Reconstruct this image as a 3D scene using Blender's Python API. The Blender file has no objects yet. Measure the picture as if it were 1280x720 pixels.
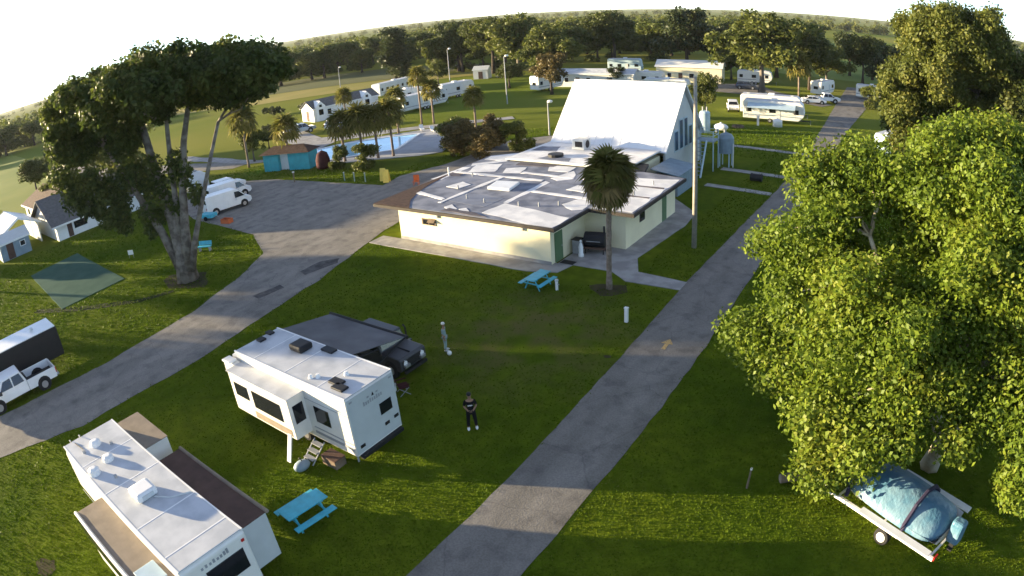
import bpy, bmesh, math, random
import numpy as np
from mathutils import Matrix, Vector, noise as mnoise

random.seed(7)
RNG = np.random.default_rng(11)
scene = bpy.context.scene
C = scene.collection

# ------------------------------------------------------------------ camera
# World axes follow the camp's own grid: +Y runs along the lane, +X across it.
CAM_H = 17.0
def make_camera():
    az, pitch, roll = math.radians(36.3), math.radians(23.6775), math.radians(-4.51387)
    c, s = math.cos(roll), math.sin(roll)
    Rz = Matrix(((c, -s, 0), (s, c, 0), (0, 0, 1)))
    B = Matrix(((1, 0, 0), (0, 0, -1), (0, 1, 0)))
    a = -pitch
    Rx = Matrix(((1, 0, 0), (0, math.cos(a), -math.sin(a)), (0, math.sin(a), math.cos(a))))
    Rs = Matrix(((math.cos(az), -math.sin(az), 0), (math.sin(az), math.cos(az), 0), (0, 0, 1)))
    m = (Rs @ Rx @ B @ Rz).to_4x4()
    m.translation = (0, 0, CAM_H)
    cd = bpy.data.cameras.new('camera')
    cd.type = 'PANO'
    cd.panorama_type = 'FISHEYE_EQUISOLID'
    cd.sensor_width = 36.0
    cd.sensor_height = 20.25
    cd.sensor_fit = 'HORIZONTAL'
    cd.fisheye_lens = 835.12 / 1280 * 36.0
    cd.fisheye_fov = math.radians(180)
    cd.lens = 22
    cd.clip_start = 0.1
    cd.clip_end = 20000
    co = bpy.data.objects.new('camera', cd)
    co.matrix_world = m
    C.objects.link(co)
    scene.camera = co
make_camera()

# ------------------------------------------------------------------ sky, sun, exposure
SUN_EL = math.radians(6.2)
TO_SUN = Vector((-0.926 * math.cos(SUN_EL), -0.378 * math.cos(SUN_EL), math.sin(SUN_EL))).normalized()
w = bpy.data.worlds.new('World'); scene.world = w; w.use_nodes = True
nt = w.node_tree; nt.nodes.clear()
sk = nt.nodes.new('ShaderNodeTexSky'); sk.sky_type = 'NISHITA'; sk.sun_disc = False
sk.sun_elevation = SUN_EL
sk.sun_rotation = math.atan2(TO_SUN.x, TO_SUN.y)
sk.air_density = 0.45; sk.dust_density = 0.1; sk.ozone_density = 1.2
bg = nt.nodes.new('ShaderNodeBackground'); bg.inputs['Strength'].default_value = 0.1
ow = nt.nodes.new('ShaderNodeOutputWorld')
hz = nt.nodes.new('ShaderNodeMixRGB'); hz.blend_type = 'ADD'; hz.inputs[0].default_value = 1.0; hz.inputs[2].default_value = (0.42, 0.33, 0.20, 1)
nt.links.new(sk.outputs[0], hz.inputs[1]); nt.links.new(hz.outputs[0], bg.inputs[0]); nt.links.new(bg.outputs[0], ow.inputs[0])
sd = bpy.data.lights.new('sun', 'SUN'); sd.energy = 5.0; sd.angle = math.radians(0.6); sd.color = (1.0, 0.80, 0.50)
so = bpy.data.objects.new('sun', sd); C.objects.link(so)
so.rotation_euler = TO_SUN.to_track_quat('Z', 'Y').to_euler(); so.location = (-60, -30, 40)
vs = scene.view_settings
vs.view_transform = 'Standard'; vs.look = 'None'; vs.exposure = 2.3; vs.gamma = 1.0; vs.use_curve_mapping = False
scene.render.engine = 'CYCLES'
scene.cycles.use_denoising = True
scene.cycles.max_bounces = 6
scene.cycles.diffuse_bounces = 3
scene.cycles.sample_clamp_indirect = 8
scene.render.filter_size = 1.9

# ------------------------------------------------------------------ materials
MATS = {}
def mat(name, col, rough=0.7, spec=0.3, metal=0.0, var=0.12, scale=2.0, bump=0.0, bscale=20.0, col2=None, mix_lo=0.4, mix_hi=0.6, detail=5.0, coat=0.0):
    if name in MATS: return MATS[name]
    m = bpy.data.materials.new(name); m.use_nodes = True
    n = m.node_tree.nodes; l = m.node_tree.links
    b = n['Principled BSDF']
    b.inputs['Roughness'].default_value = rough
    b.inputs['Specular IOR Level'].default_value = spec
    b.inputs['Metallic'].default_value = metal
    if coat: b.inputs['Coat Weight'].default_value = coat
    tc = n.new('ShaderNodeTexCoord')
    nz = n.new('ShaderNodeTexNoise'); nz.inputs['Scale'].default_value = scale; nz.inputs['Detail'].default_value = detail
    l.new(tc.outputs['Object'], nz.inputs['Vector'])
    rp = n.new('ShaderNodeValToRGB')
    c2 = col2 if col2 else tuple(min(1, c * (1 + var)) for c in col)
    c1 = col if col2 else tuple(c * (1 - var) for c in col)
    rp.color_ramp.elements[0].position = mix_lo if col2 else 0.3
    rp.color_ramp.elements[1].position = mix_hi if col2 else 0.7
    rp.color_ramp.elements[0].color = (*c1, 1); rp.color_ramp.elements[1].color = (*c2, 1)
    l.new(nz.outputs['Fac'], rp.inputs['Fac']); l.new(rp.outputs[0], b.inputs['Base Color'])
    if bump:
        n2 = n.new('ShaderNodeTexNoise'); n2.inputs['Scale'].default_value = bscale; n2.inputs['Detail'].default_value = 4
        l.new(tc.outputs['Object'], n2.inputs['Vector'])
        bp = n.new('ShaderNodeBump'); bp.inputs['Strength'].default_value = bump; bp.inputs['Distance'].default_value = 0.05
        l.new(n2.outputs['Fac'], bp.inputs['Height']); l.new(bp.outputs[0], b.inputs['Normal'])
    MATS[name] = m
    return m

def leaf_mat(name, cols, trans=0.35, nscale=0.35, spec=0.25, rnd=0.55):
    if name in MATS: return MATS[name]
    m = bpy.data.materials.new(name); m.use_nodes = True
    n = m.node_tree.nodes; l = m.node_tree.links; n.clear()
    out = n.new('ShaderNodeOutputMaterial')
    ge = n.new('ShaderNodeNewGeometry'); tc = n.new('ShaderNodeTexCoord')
    nz = n.new('ShaderNodeTexNoise'); nz.inputs['Scale'].default_value = nscale; nz.inputs['Detail'].default_value = 2
    l.new(tc.outputs['Object'], nz.inputs['Vector'])
    mx = n.new('ShaderNodeMath'); mx.operation = 'MULTIPLY_ADD'; mx.inputs[1].default_value = rnd
    l.new(ge.outputs['Random Per Island'], mx.inputs[0])
    m2 = n.new('ShaderNodeMath'); m2.operation = 'MULTIPLY_ADD'; m2.inputs[1].default_value = 1.3; m2.inputs[2].default_value = -0.42
    l.new(nz.outputs['Fac'], m2.inputs[0]); l.new(m2.outputs[0], mx.inputs[2])
    rp = n.new('ShaderNodeValToRGB'); el = rp.color_ramp.elements
    el[0].position = 0.05; el[0].color = (*cols[0], 1); el[1].position = 0.95; el[1].color = (*cols[-1], 1)
    for i, c in enumerate(cols[1:-1]):
        e = el.new(0.05 + 0.9 * (i + 1) / (len(cols) - 1)); e.color = (*c, 1)
    l.new(mx.outputs[0], rp.inputs['Fac'])
    pb = n.new('ShaderNodeBsdfPrincipled'); pb.inputs['Roughness'].default_value = 0.55; pb.inputs['Specular IOR Level'].default_value = spec
    tr = n.new('ShaderNodeBsdfTranslucent'); ms = n.new('ShaderNodeMixShader'); ms.inputs[0].default_value = trans
    l.new(rp.outputs[0], pb.inputs['Base Color']); l.new(rp.outputs[0], tr.inputs['Color'])
    l.new(pb.outputs[0], ms.inputs[1]); l.new(tr.outputs[0], ms.inputs[2]); l.new(ms.outputs[0], out.inputs[0])
    MATS[name] = m
    return m

M = {}
M['white'] = mat('white_paint', (0.78, 0.78, 0.76), 0.35, 0.5, var=0.05, scale=1.5)
M['rvroof'] = mat('rubber_roof', (0.44, 0.46, 0.48), 0.55, 0.35, col2=(0.56, 0.575, 0.59), scale=1.1, detail=9)
M['rvside'] = mat('fibreglass_cream', (0.74, 0.72, 0.66), 0.35, 0.5, var=0.04)
M['rvgrey'] = mat('fibreglass_grey', (0.55, 0.57, 0.56), 0.4, 0.5, var=0.05)
M['tan'] = mat('tan_topper', (0.25, 0.205, 0.155), 0.8, 0.2, var=0.15)
M['brown'] = mat('brown_vinyl', (0.10, 0.06, 0.045), 0.75, 0.2, var=0.2)
M['glass'] = mat('dark_glass', (0.012, 0.014, 0.018), 0.08, 0.5, var=0.1)
M['black'] = mat('black_plastic', (0.016, 0.016, 0.018), 0.55, 0.3, var=0.2)
M['rubber'] = mat('tyre_rubber', (0.02, 0.02, 0.02), 0.85, 0.2, var=0.2)
M['chrome'] = mat('wheel_alloy', (0.45, 0.45, 0.46), 0.35, 0.5, metal=0.7, var=0.1)
M['grey'] = mat('grey_metal', (0.30, 0.31, 0.32), 0.5, 0.4, var=0.15)
M['dgrey'] = mat('charcoal_fabric', (0.13, 0.13, 0.135), 0.85, 0.2, var=0.25, scale=0.7)
M['turq'] = mat('turquoise_paint', (0.06, 0.42, 0.54), 0.45, 0.4, var=0.15, scale=3)
M['turqw'] = mat('turquoise_wall', (0.05, 0.36, 0.42), 0.6, 0.3, var=0.12)
M['cream'] = mat('cream_stucco', (0.78, 0.71, 0.48), 0.85, 0.2, var=0.06, scale=0.6, bump=0.2, bscale=8)
M['fascia'] = mat('dark_fascia', (0.05, 0.042, 0.036), 0.7, 0.2, var=0.2)
M['roofgrey'] = mat('weathered_membrane', (0.13, 0.145, 0.185), 0.75, 0.2, col2=(0.25, 0.265, 0.31), scale=0.8, mix_lo=0.38, mix_hi=0.62, detail=8)
M['roofwhite'] = mat('white_roof_coating', (0.62, 0.62, 0.62), 0.6, 0.3, col2=(0.80, 0.79, 0.77), scale=0.8)
M['roofbrown'] = mat('brown_shingle', (0.085, 0.055, 0.042), 0.9, 0.15, var=0.3, scale=3, bump=0.3, bscale=10)
M['shingle'] = mat('grey_shingle', (0.13, 0.125, 0.12), 0.9, 0.15, var=0.2, scale=2.5, bump=0.3, bscale=12)
M['hallwhite'] = mat('white_metal_roof', (0.80, 0.80, 0.80), 0.4, 0.4, var=0.03, scale=0.5)
M['greendoor'] = mat('green_door', (0.10, 0.17, 0.08), 0.6, 0.3, var=0.1)
M['concrete'] = mat('concrete', (0.26, 0.25, 0.24), 0.9, 0.2, col2=(0.36, 0.35, 0.33), scale=0.9, bump=0.2)
M['court'] = mat('court_green', (0.055, 0.105, 0.078), 0.95, 0.03, col2=(0.07, 0.125, 0.092), scale=0.5)
M['water'] = mat('pool_water', (0.35, 0.66, 0.82), 0.08, 0.5, var=0.1, scale=0.6)
M['pooldeck'] = mat('pool_deck', (0.36, 0.37, 0.39), 0.85, 0.2, var=0.12, scale=0.7)
M['yellowp'] = mat('yellow_paint', (0.50, 0.34, 0.13), 0.8, 0.2, col2=(0.25, 0.2, 0.13), mix_lo=.5, mix_hi=.62, scale=9)
M['safety'] = mat('safety_yellow', (0.80, 0.60, 0.12), 0.5, 0.3, var=0.08)
M['orange'] = mat('orange_paint', (0.55, 0.13, 0.04), 0.6, 0.3, var=0.12)
M['wood'] = mat('weathered_wood', (0.17, 0.13, 0.095), 0.9, 0.1, var=0.25, scale=3)
M['pole'] = mat('pole_wood', (0.30, 0.27, 0.23), 0.9, 0.1, var=0.2, scale=4)
M['skin'] = mat('skin', (0.30, 0.17, 0.11), 0.6, 0.3, var=0.05)
M['tshirt'] = mat('black_cotton', (0.010, 0.010, 0.012), 0.9, 0.1, var=0.2)
M['jeans'] = mat('dark_trousers', (0.016, 0.014, 0.016), 0.9, 0.1, var=0.3)
M['tarp'] = mat('blue_tarp', (0.06, 0.15, 0.22), 0.45, 0.4, col2=(0.13, 0.22, 0.28), scale=1.2, bump=1.0, bscale=5)
M['navy'] = mat('navy_strap', (0.03, 0.025, 0.05), 0.7, 0.2)
M['red'] = mat('red_lamp', (0.45, 0.02, 0.015), 0.3, 0.5)
M['maroon'] = mat('maroon_fabric', (0.06, 0.018, 0.02), 0.85, 0.15, var=0.2)
M['bluegrey'] = mat('blue_grey_metal', (0.20, 0.27, 0.32), 0.5, 0.4, var=0.15)
M['paleblue'] = mat('pale_blue_paint', (0.42, 0.54, 0.60), 0.4, 0.4, var=0.08)
M['teal'] = mat('grey_green_cloth', (0.24, 0.32, 0.31), 0.7, 0.2, var=0.15)
M['silver'] = mat('silver_car_paint', (0.36, 0.38, 0.40), 0.3, 0.5, metal=0.3, var=0.05)
M['darkcar'] = mat('dark_blue_car_paint', (0.035, 0.045, 0.07), 0.25, 0.5, var=0.1, coat=0.5)
M['bark'] = mat('grey_bark', (0.11, 0.092, 0.075), 0.95, 0.1, col2=(0.21, 0.185, 0.155), scale=2.0, bump=0.6, bscale=6)
M['barkd'] = mat('dark_bark', (0.07, 0.055, 0.045), 0.95, 0.1, var=0.3, scale=2, bump=0.5, bscale=6)
M['barkw'] = mat('pale_sycamore_bark', (0.30, 0.24, 0.16), 0.9, 0.1, col2=(0.52, 0.46, 0.35), scale=1.6, bump=0.4, bscale=5)
M['palmbark'] = mat('palm_bark', (0.17, 0.13, 0.10), 0.95, 0.1, col2=(0.25, 0.20, 0.16), scale=5, bump=0.6, bscale=9)
M['dirt'] = mat('bare_soil', (0.055, 0.048, 0.024), 0.95, 0.1, var=0.25, scale=1.5)
M['fieldA'] = mat('mown_field', (0.11, 0.12, 0.05), 0.95, 0.1, col2=(0.14, 0.145, 0.06), scale=0.03)
M['fieldB'] = mat('dry_field', (0.24, 0.22, 0.05), 0.95, 0.1, col2=(0.30, 0.25, 0.07), scale=0.04)
M['fieldC'] = mat('green_field', (0.13, 0.18, 0.025), 0.95, 0.1, col2=(0.19, 0.22, 0.04), scale=0.03)
M['sycleaf'] = leaf_mat('sycamore_leaf', [(0.055, 0.092, 0.010), (0.105, 0.16, 0.014), (0.15, 0.205, 0.019), (0.20, 0.225, 0.028)], 0.44)
M['oakleaf'] = leaf_mat('oak_leaf', [(0.034, 0.050, 0.011), (0.066, 0.084, 0.018), (0.11, 0.118, 0.027)], 0.36)
M['ficusleaf'] = leaf_mat('ficus_leaf', [(0.030, 0.048, 0.011), (0.062, 0.086, 0.017), (0.115, 0.130, 0.027)], 0.45)
M['woodleaf'] = leaf_mat('skyline_leaf', [(0.050, 0.070, 0.014), (0.09, 0.112, 0.022), (0.15, 0.162, 0.034)], 0.42)
M['oakleaf2'] = leaf_mat('olive_leaf', [(0.050, 0.068, 0.013), (0.10, 0.12, 0.022), (0.165, 0.165, 0.033)], 0.4)
M['darkleaf'] = leaf_mat('evergreen_leaf', [(0.022, 0.036, 0.012), (0.042, 0.058, 0.018), (0.07, 0.08, 0.026)], 0.3)
M['autleaf'] = leaf_mat('russet_leaf', [(0.06, 0.06, 0.02), (0.12, 0.09, 0.03), (0.17, 0.12, 0.04)], 0.33)
M['palmleaf'] = leaf_mat('palm_leaf', [(0.085, 0.095, 0.02), (0.15, 0.15, 0.035), (0.24, 0.20, 0.06)], 0.45, spec=0.1)
M['palmdry'] = leaf_mat('dry_palm_leaf', [(0.13, 0.10, 0.035), (0.20, 0.15, 0.05), (0.26, 0.19, 0.07)], 0.3)
M['grass'] = leaf_mat('grass_blade', [(0.062, 0.108, 0.006), (0.084, 0.130, 0.008), (0.118, 0.148, 0.013)], 0.3, 0.22, 0.03, 0.3)

def ground_mat():
    m = bpy.data.materials.new('lawn'); m.use_nodes = True
    n = m.node_tree.nodes; l = m.node_tree.links; b = n['Principled BSDF']
    b.inputs['Roughness'].default_value = 1.0; b.inputs['Specular IOR Level'].default_value = 0.02
    tc = n.new('ShaderNodeTexCoord')
    def nz(s, d=5):
        x = n.new('ShaderNodeTexNoise'); x.inputs['Scale'].default_value = s; x.inputs['Detail'].default_value = d
        l.new(tc.outputs['Object'], x.inputs['Vector']); return x
    a, c, f, big = nz(0.18), nz(1.3), nz(9.0), nz(0.012, 3)
    r1 = n.new('ShaderNodeValToRGB'); e = r1.color_ramp.elements
    e[0].position = .35; e[0].color = (0.058, 0.098, 0.006, 1); e[1].position = .7; e[1].color = (0.108, 0.142, 0.010, 1)
    l.new(a.outputs[0], r1.inputs[0])
    r2 = n.new('ShaderNodeValToRGB'); e = r2.color_ramp.elements
    e[0].position = .3; e[0].color = (0.72, 0.70, 0.70, 1); e[1].position = .7; e[1].color = (1.28, 1.22, 1.1, 1)
    l.new(c.outputs[0], r2.inputs[0])
    mx = n.new('ShaderNodeMixRGB'); mx.blend_type = 'MULTIPLY'; mx.inputs[0].default_value = .8
    l.new(r1.outputs[0], mx.inputs[1]); l.new(r2.outputs[0], mx.inputs[2])
    # worn, drier patch of turf beyond the trailer
    vm = n.new('ShaderNodeVectorMath'); vm.operation = 'DISTANCE'; vm.inputs[1].default_value = (-18.5, 26.5, 0)
    l.new(tc.outputs['Object'], vm.inputs[0])
    mr = n.new('ShaderNodeMapRange'); mr.inputs[1].default_value = 2.0; mr.inputs[2].default_value = 7.5; mr.inputs[3].default_value = .75; mr.inputs[4].default_value = 0
    l.new(vm.outputs['Value'], mr.inputs[0])
    mm = n.new('ShaderNodeMath'); mm.operation = 'MULTIPLY'; l.new(mr.outputs[0], mm.inputs[0])
    rr = n.new('ShaderNodeMapRange'); rr.inputs[1].default_value = .38; rr.inputs[2].default_value = .6; l.new(nz(0.5).outputs[0], rr.inputs[0])
    l.new(rr.outputs[0], mm.inputs[1])
    mw = n.new('ShaderNodeMixRGB'); l.new(mm.outputs[0], mw.inputs[0]); l.new(mx.outputs[0], mw.inputs[1]); mw.inputs[2].default_value = (0.12, 0.10, 0.04, 1)
    # far pastures differ in tone
    rb = n.new('ShaderNodeValToRGB'); e = rb.color_ramp.elements
    e[0].position = .4; e[0].color = (0.12, 0.16, 0.022, 1); e[1].position = .6; e[1].color = (0.20, 0.20, 0.04, 1)
    l.new(big.outputs[0], rb.inputs[0])
    vl = n.new('ShaderNodeVectorMath'); vl.operation = 'LENGTH'; l.new(tc.outputs['Object'], vl.inputs[0])
    md = n.new('ShaderNodeMapRange'); md.inputs[1].default_value = 70; md.inputs[2].default_value = 130; l.new(vl.outputs['Value'], md.inputs[0])
    mf = n.new('ShaderNodeMixRGB'); l.new(md.outputs[0], mf.inputs[0]); l.new(mw.outputs[0], mf.inputs[1]); l.new(rb.outputs[0], mf.inputs[2])
    l.new(mf.outputs[0], b.inputs['Base Color'])
    bp = n.new('ShaderNodeBump'); bp.inputs['Strength'].default_value = .8; bp.inputs['Distance'].default_value = .08
    l.new(f.outputs[0], bp.inputs['Height']); l.new(bp.outputs[0], b.inputs['Normal'])
    return m
M['lawn'] = ground_mat()

def road_mat(name, c1, c2, scale=0.25):
    m = bpy.data.materials.new(name); m.use_nodes = True
    n = m.node_tree.nodes; l = m.node_tree.links; b = n['Principled BSDF']
    b.inputs['Roughness'].default_value = 0.9; b.inputs['Specular IOR Level'].default_value = 0.15
    tc = n.new('ShaderNodeTexCoord'); mp = n.new('ShaderNodeMapping'); mp.inputs['Scale'].default_value = (1.6, 0.5, 1)
    l.new(tc.outputs['Object'], mp.inputs[0])
    a = n.new('ShaderNodeTexNoise'); a.inputs['Scale'].default_value = scale * 2; a.inputs['Detail'].default_value = 7; l.new(mp.outputs[0], a.inputs[0])
    r = n.new('ShaderNodeValToRGB'); e = r.color_ramp.elements
    e[0].position = .35; e[0].color = (*c1, 1); e[1].position = .68; e[1].color = (*c2, 1); l.new(a.outputs[0], r.inputs[0])
    s = n.new('ShaderNodeTexNoise'); s.inputs['Scale'].default_value = 14; s.inputs['Detail'].default_value = 3; l.new(tc.outputs['Object'], s.inputs[0])
    r2 = n.new('ShaderNodeValToRGB'); e = r2.color_ramp.elements; e[0].position = .3; e[0].color = (.8, .8, .8, 1); e[1].position = .7; e[1].color = (1.2, 1.2, 1.2, 1)
    l.new(s.outputs[0], r2.inputs[0])
    mx = n.new('ShaderNodeMixRGB'); mx.blend_type = 'MULTIPLY'; mx.inputs[0].default_value = .8; l.new(r.outputs[0], mx.inputs[1]); l.new(r2.outputs[0], mx.inputs[2])
    vo = n.new('ShaderNodeTexVoronoi'); vo.feature = 'DISTANCE_TO_EDGE'; vo.inputs['Scale'].default_value = .23
    wn = n.new('ShaderNodeTexNoise'); wn.inputs['Scale'].default_value = .9; wn.inputs['Detail'].default_value = 5; l.new(tc.outputs['Object'], wn.inputs[0])
    wa = n.new('ShaderNodeMixRGB'); wa.inputs[0].default_value = .55; l.new(tc.outputs['Object'], wa.inputs[1]); l.new(wn.outputs['Color'], wa.inputs[2]); wa.blend_type = 'ADD'
    l.new(wa.outputs[0], vo.inputs['Vector'])
    cr = n.new('ShaderNodeValToRGB'); e = cr.color_ramp.elements; e[0].position = .002; e[0].color = (.82, .82, .83, 1); e[1].position = .008; e[1].color = (1, 1, 1, 1); l.new(vo.outputs['Distance'], cr.inputs[0])
    st2 = n.new('ShaderNodeTexNoise'); st2.inputs['Scale'].default_value = 1.1; st2.inputs['Detail'].default_value = 6; l.new(tc.outputs['Object'], st2.inputs[0])
    sr = n.new('ShaderNodeValToRGB'); e = sr.color_ramp.elements; e[0].position = .32; e[0].color = (.72, .72, .74, 1); e[1].position = .5; e[1].color = (1, 1, 1, 1); l.new(st2.outputs[0], sr.inputs[0])
    m3 = n.new('ShaderNodeMixRGB'); m3.blend_type = 'MULTIPLY'; m3.inputs[0].default_value = 1; l.new(mx.outputs[0], m3.inputs[1]); l.new(cr.outputs[0], m3.inputs[2])
    m4 = n.new('ShaderNodeMixRGB'); m4.blend_type = 'MULTIPLY'; m4.inputs[0].default_value = 1; l.new(m3.outputs[0], m4.inputs[1]); l.new(sr.outputs[0], m4.inputs[2])
    l.new(m4.outputs[0], b.inputs['Base Color'])
    bp = n.new('ShaderNodeBump'); bp.inputs['Strength'].default_value = .4; bp.inputs['Distance'].default_value = .02
    l.new(s.outputs[0], bp.inputs['Height']); l.new(bp.outputs[0], b.inputs['Normal'])
    return m
M['asphalt'] = road_mat('old_asphalt', (0.165, 0.154, 0.136), (0.235, 0.219, 0.194))
M['asphaltl'] = road_mat('pale_asphalt', (0.20, 0.187, 0.166), (0.275, 0.256, 0.226))
M['patch'] = mat('tar_patch', (0.06, 0.058, 0.058), 0.9, 0.15, col2=(0.12, 0.115, 0.11), scale=1.5)

# ------------------------------------------------------------------ mesh builder
class MB:
    def __init__(s): s.v = []; s.f = []
    def add(s, vs, fs):
        o = len(s.v); s.v += [tuple(p) for p in vs]; s.f += [tuple(i + o for i in f) for f in fs]; return s
    def box(s, x0, x1, y0, y1, z0, z1):
        return s.add([(x0,y0,z0),(x1,y0,z0),(x1,y1,z0),(x0,y1,z0),(x0,y0,z1),(x1,y0,z1),(x1,y1,z1),(x0,y1,z1)],
                     [(3,2,1,0),(4,5,6,7),(0,1,5,4),(1,2,6,5),(2,3,7,6),(3,0,4,7)])
    def prism(s, pts, z0, z1):
        n = len(pts)
        ar = sum(pts[i][0]*pts[(i+1)%n][1]-pts[(i+1)%n][0]*pts[i][1] for i in range(n))
        if ar < 0: pts = pts[::-1]
        return s.add([(x,y,z0) for x,y in pts]+[(x,y,z1) for x,y in pts],
                     [tuple(range(n-1,-1,-1)), tuple(range(n,2*n))]+[(i,(i+1)%n,(i+1)%n+n,i+n) for i in range(n)])
    def ext(s, prof, y0, y1, inset=None):
        """side profile (x, z) pushed from y0 to y1; inset(z) narrows both sides"""
        n = len(prof); q = inset or (lambda z: 0)
        ar = sum(prof[i][0]*prof[(i+1)%n][1]-prof[(i+1)%n][0]*prof[i][1] for i in range(n))
        if ar < 0: prof = prof[::-1]
        return s.add([(x,y0+q(z),z) for x,z in prof]+[(x,y1-q(z),z) for x,z in prof],
                     [tuple(range(n)), tuple(range(2*n-1,n-1,-1))]+[((i+1)%n,i,i+n,(i+1)%n+n) for i in range(n)])
    def tube(s, pts, rads, n=8, caps=True):
        P = [Vector(p) for p in pts]; o = len(s.v)
        for i, p in enumerate(P):
            t = (P[min(i+1,len(P)-1)]-P[max(i-1,0)]).normalized()
            a = t.orthogonal().normalized() if abs(t.z) < .95 else Vector((1,0,0)).cross(t).normalized()
            if abs(t.z) < .95:
                a = Vector((0,0,1)).cross(t).normalized()
            b = t.cross(a); r = rads[i] if hasattr(rads,'__len__') else rads
            for k in range(n):
                w_ = 2*math.pi*k/n; s.v.append(tuple(p+(a*math.cos(w_)+b*math.sin(w_))*r))
        for i in range(len(P)-1):
            for k in range(n):
                s.f.append((o+i*n+k, o+i*n+(k+1)%n, o+(i+1)*n+(k+1)%n, o+(i+1)*n+k))
        if caps:
            s.f.append(tuple(o+k for k in range(n-1,-1,-1))); s.f.append(tuple(o+(len(P)-1)*n+k for k in range(n)))
        return s
    def ell(s, c, r, nu=12, nv=7):
        vs = [(c[0],c[1],c[2]-r[2])]
        for j in range(1,nv):
            ph = math.pi*j/nv-math.pi/2
            for i in range(nu):
                th = 2*math.pi*i/nu; vs.append((c[0]+r[0]*math.cos(ph)*math.cos(th), c[1]+r[1]*math.cos(ph)*math.sin(th), c[2]+r[2]*math.sin(ph)))
        vs.append((c[0],c[1],c[2]+r[2])); fs = []
        for i in range(nu): fs.append((0,1+(i+1)%nu,1+i))
        for j in range(nv-2):
            for i in range(nu): fs.append((1+j*nu+i,1+j*nu+(i+1)%nu,1+(j+1)*nu+(i+1)%nu,1+(j+1)*nu+i))
        t = len(vs)-1
        for i in range(nu): fs.append((1+(nv-2)*nu+i,1+(nv-2)*nu+(i+1)%nu,t))
        return s.add(vs, fs)
    def build(s, name, m, parent=None, bevel=0, smooth=False, seg=2):
        me = bpy.data.meshes.new(name); me.from_pydata(s.v, [], s.f); me.update()
        me.materials.append(M[m] if isinstance(m, str) else m)
        o = bpy.data.objects.new(name, me); C.objects.link(o)
        if parent: o.parent = parent
        if bevel:
            md = o.modifiers.new('bevel', 'BEVEL'); md.width = bevel; md.segments = seg; md.limit_method = 'ANGLE'; md.angle_limit = math.radians(35)
        if smooth:
            me.polygons.foreach_set('use_smooth', [True]*len(me.polygons))
        return o

def tag(o, label=None, cat=None, group=None, kind=None):
    if label: o['label'] = label
    if cat: o['category'] = cat
    if group: o['group'] = group
    if kind: o['kind'] = kind
    return o
def thing(name, label, cat, x=0, y=0, z=0, rot=0, group=None):
    o = bpy.data.objects.new(name, None); o.empty_display_size = .3
    o.location = (x, y, z); o.rotation_euler = (0, 0, math.radians(rot)); C.objects.link(o)
    return tag(o, label, cat, group)
def copy_tree(root, x, y, rot, label, group=None, z=0, scale=None):
    r = root.copy(); C.objects.link(r); r.location = (x, y, z); r.rotation_euler = (0, 0, math.radians(rot)); r['label'] = label
    if scale: r.scale = scale if hasattr(scale, '__len__') else (scale,)*3
    if group: r['group'] = group
    elif 'group' in r.keys(): del r['group']
    for ch in list(root.children):
        c = ch.copy(); C.objects.link(c); c.parent = r
        for g in list(ch.children):
            d = g.copy(); C.objects.link(d); d.parent = c
    return r
def np_mesh(name, verts, nper, m, parent=None):
    """verts: (N*nper,3) array; every run of nper vertices is one face"""
    verts = np.asarray(verts, dtype=np.float32).reshape(-1, 3); nf = len(verts)//nper
    me = bpy.data.meshes.new(name)
    me.vertices.add(len(verts)); me.loops.add(len(verts)); me.polygons.add(nf)
    me.vertices.foreach_set('co', verts.ravel())
    me.loops.foreach_set('vertex_index', np.arange(len(verts), dtype=np.int32))
    me.polygons.foreach_set('loop_start', np.arange(0, len(verts), nper, dtype=np.int32))
    me.polygons.foreach_set('loop_total', np.full(nf, nper, dtype=np.int32))
    me.update(calc_edges=True)
    me.materials.append(M[m])
    o = bpy.data.objects.new(name, me); C.objects.link(o)
    if parent: o.parent = parent
    return o

# ------------------------------------------------------------------ ground, roads, paths
def wob(pts, step=1.2, amp=.1, closed=True):
    out = []; n = len(pts)
    for i in range(n if closed else n-1):
        a = Vector(pts[i]); b = Vector(pts[(i+1) % n]); k = max(1, int((b-a).length/step))
        nrm = Vector((-(b-a).y, (b-a).x)).normalized() if (b-a).length > 0 else Vector((0, 0))
        for j in range(k):
            p = a.lerp(b, j/k); q = p+nrm*amp*mnoise.noise(Vector((p.x*.7, p.y*.7, 3.1)))*2; out.append((q.x, q.y))
    return out
def sheet(name, pts, z, m, thick=None, amp=.0, step=1.2, kind='structure', parent=None):
    if amp: pts = wob(pts, step, amp)
    o = MB()
    if thick: o.prism(pts, z-thick, z)
    else:
        n = len(pts); ar = sum(pts[i][0]*pts[(i+1)%n][1]-pts[(i+1)%n][0]*pts[i][1] for i in range(n))
        if ar < 0: pts = pts[::-1]
        o.add([(x,y,z) for x,y in pts], [tuple(range(len(pts)))])
    ob = o.build(name, m, parent)
    if kind and not parent: ob['kind'] = kind
    return ob
g = MB(); S_ = 9000
g.add([(-S_,-S_,0),(S_,-S_,0),(S_,S_,0),(-S_,S_,0)], [(0,1,2,3)]); tag(g.build('ground', 'lawn'), kind='structure')
LANE = [(-12.3,-6),(-12.6,16),(-12.9,24),(-13.3,36),(-13.2,48),(-12.9,62),(-13.4,80),(-14.2,100),(-15.5,125),(-17,160),(-11.5,162),(-9.5,128),(-10.2,100),(-10.2,80),(-9.8,62),(-9.8,47),(-9.6,36),(-9.3,25),(-9.2,-6)]
sheet('lane_road', LANE, .02, 'asphalt', amp=.05, step=.6)
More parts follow.
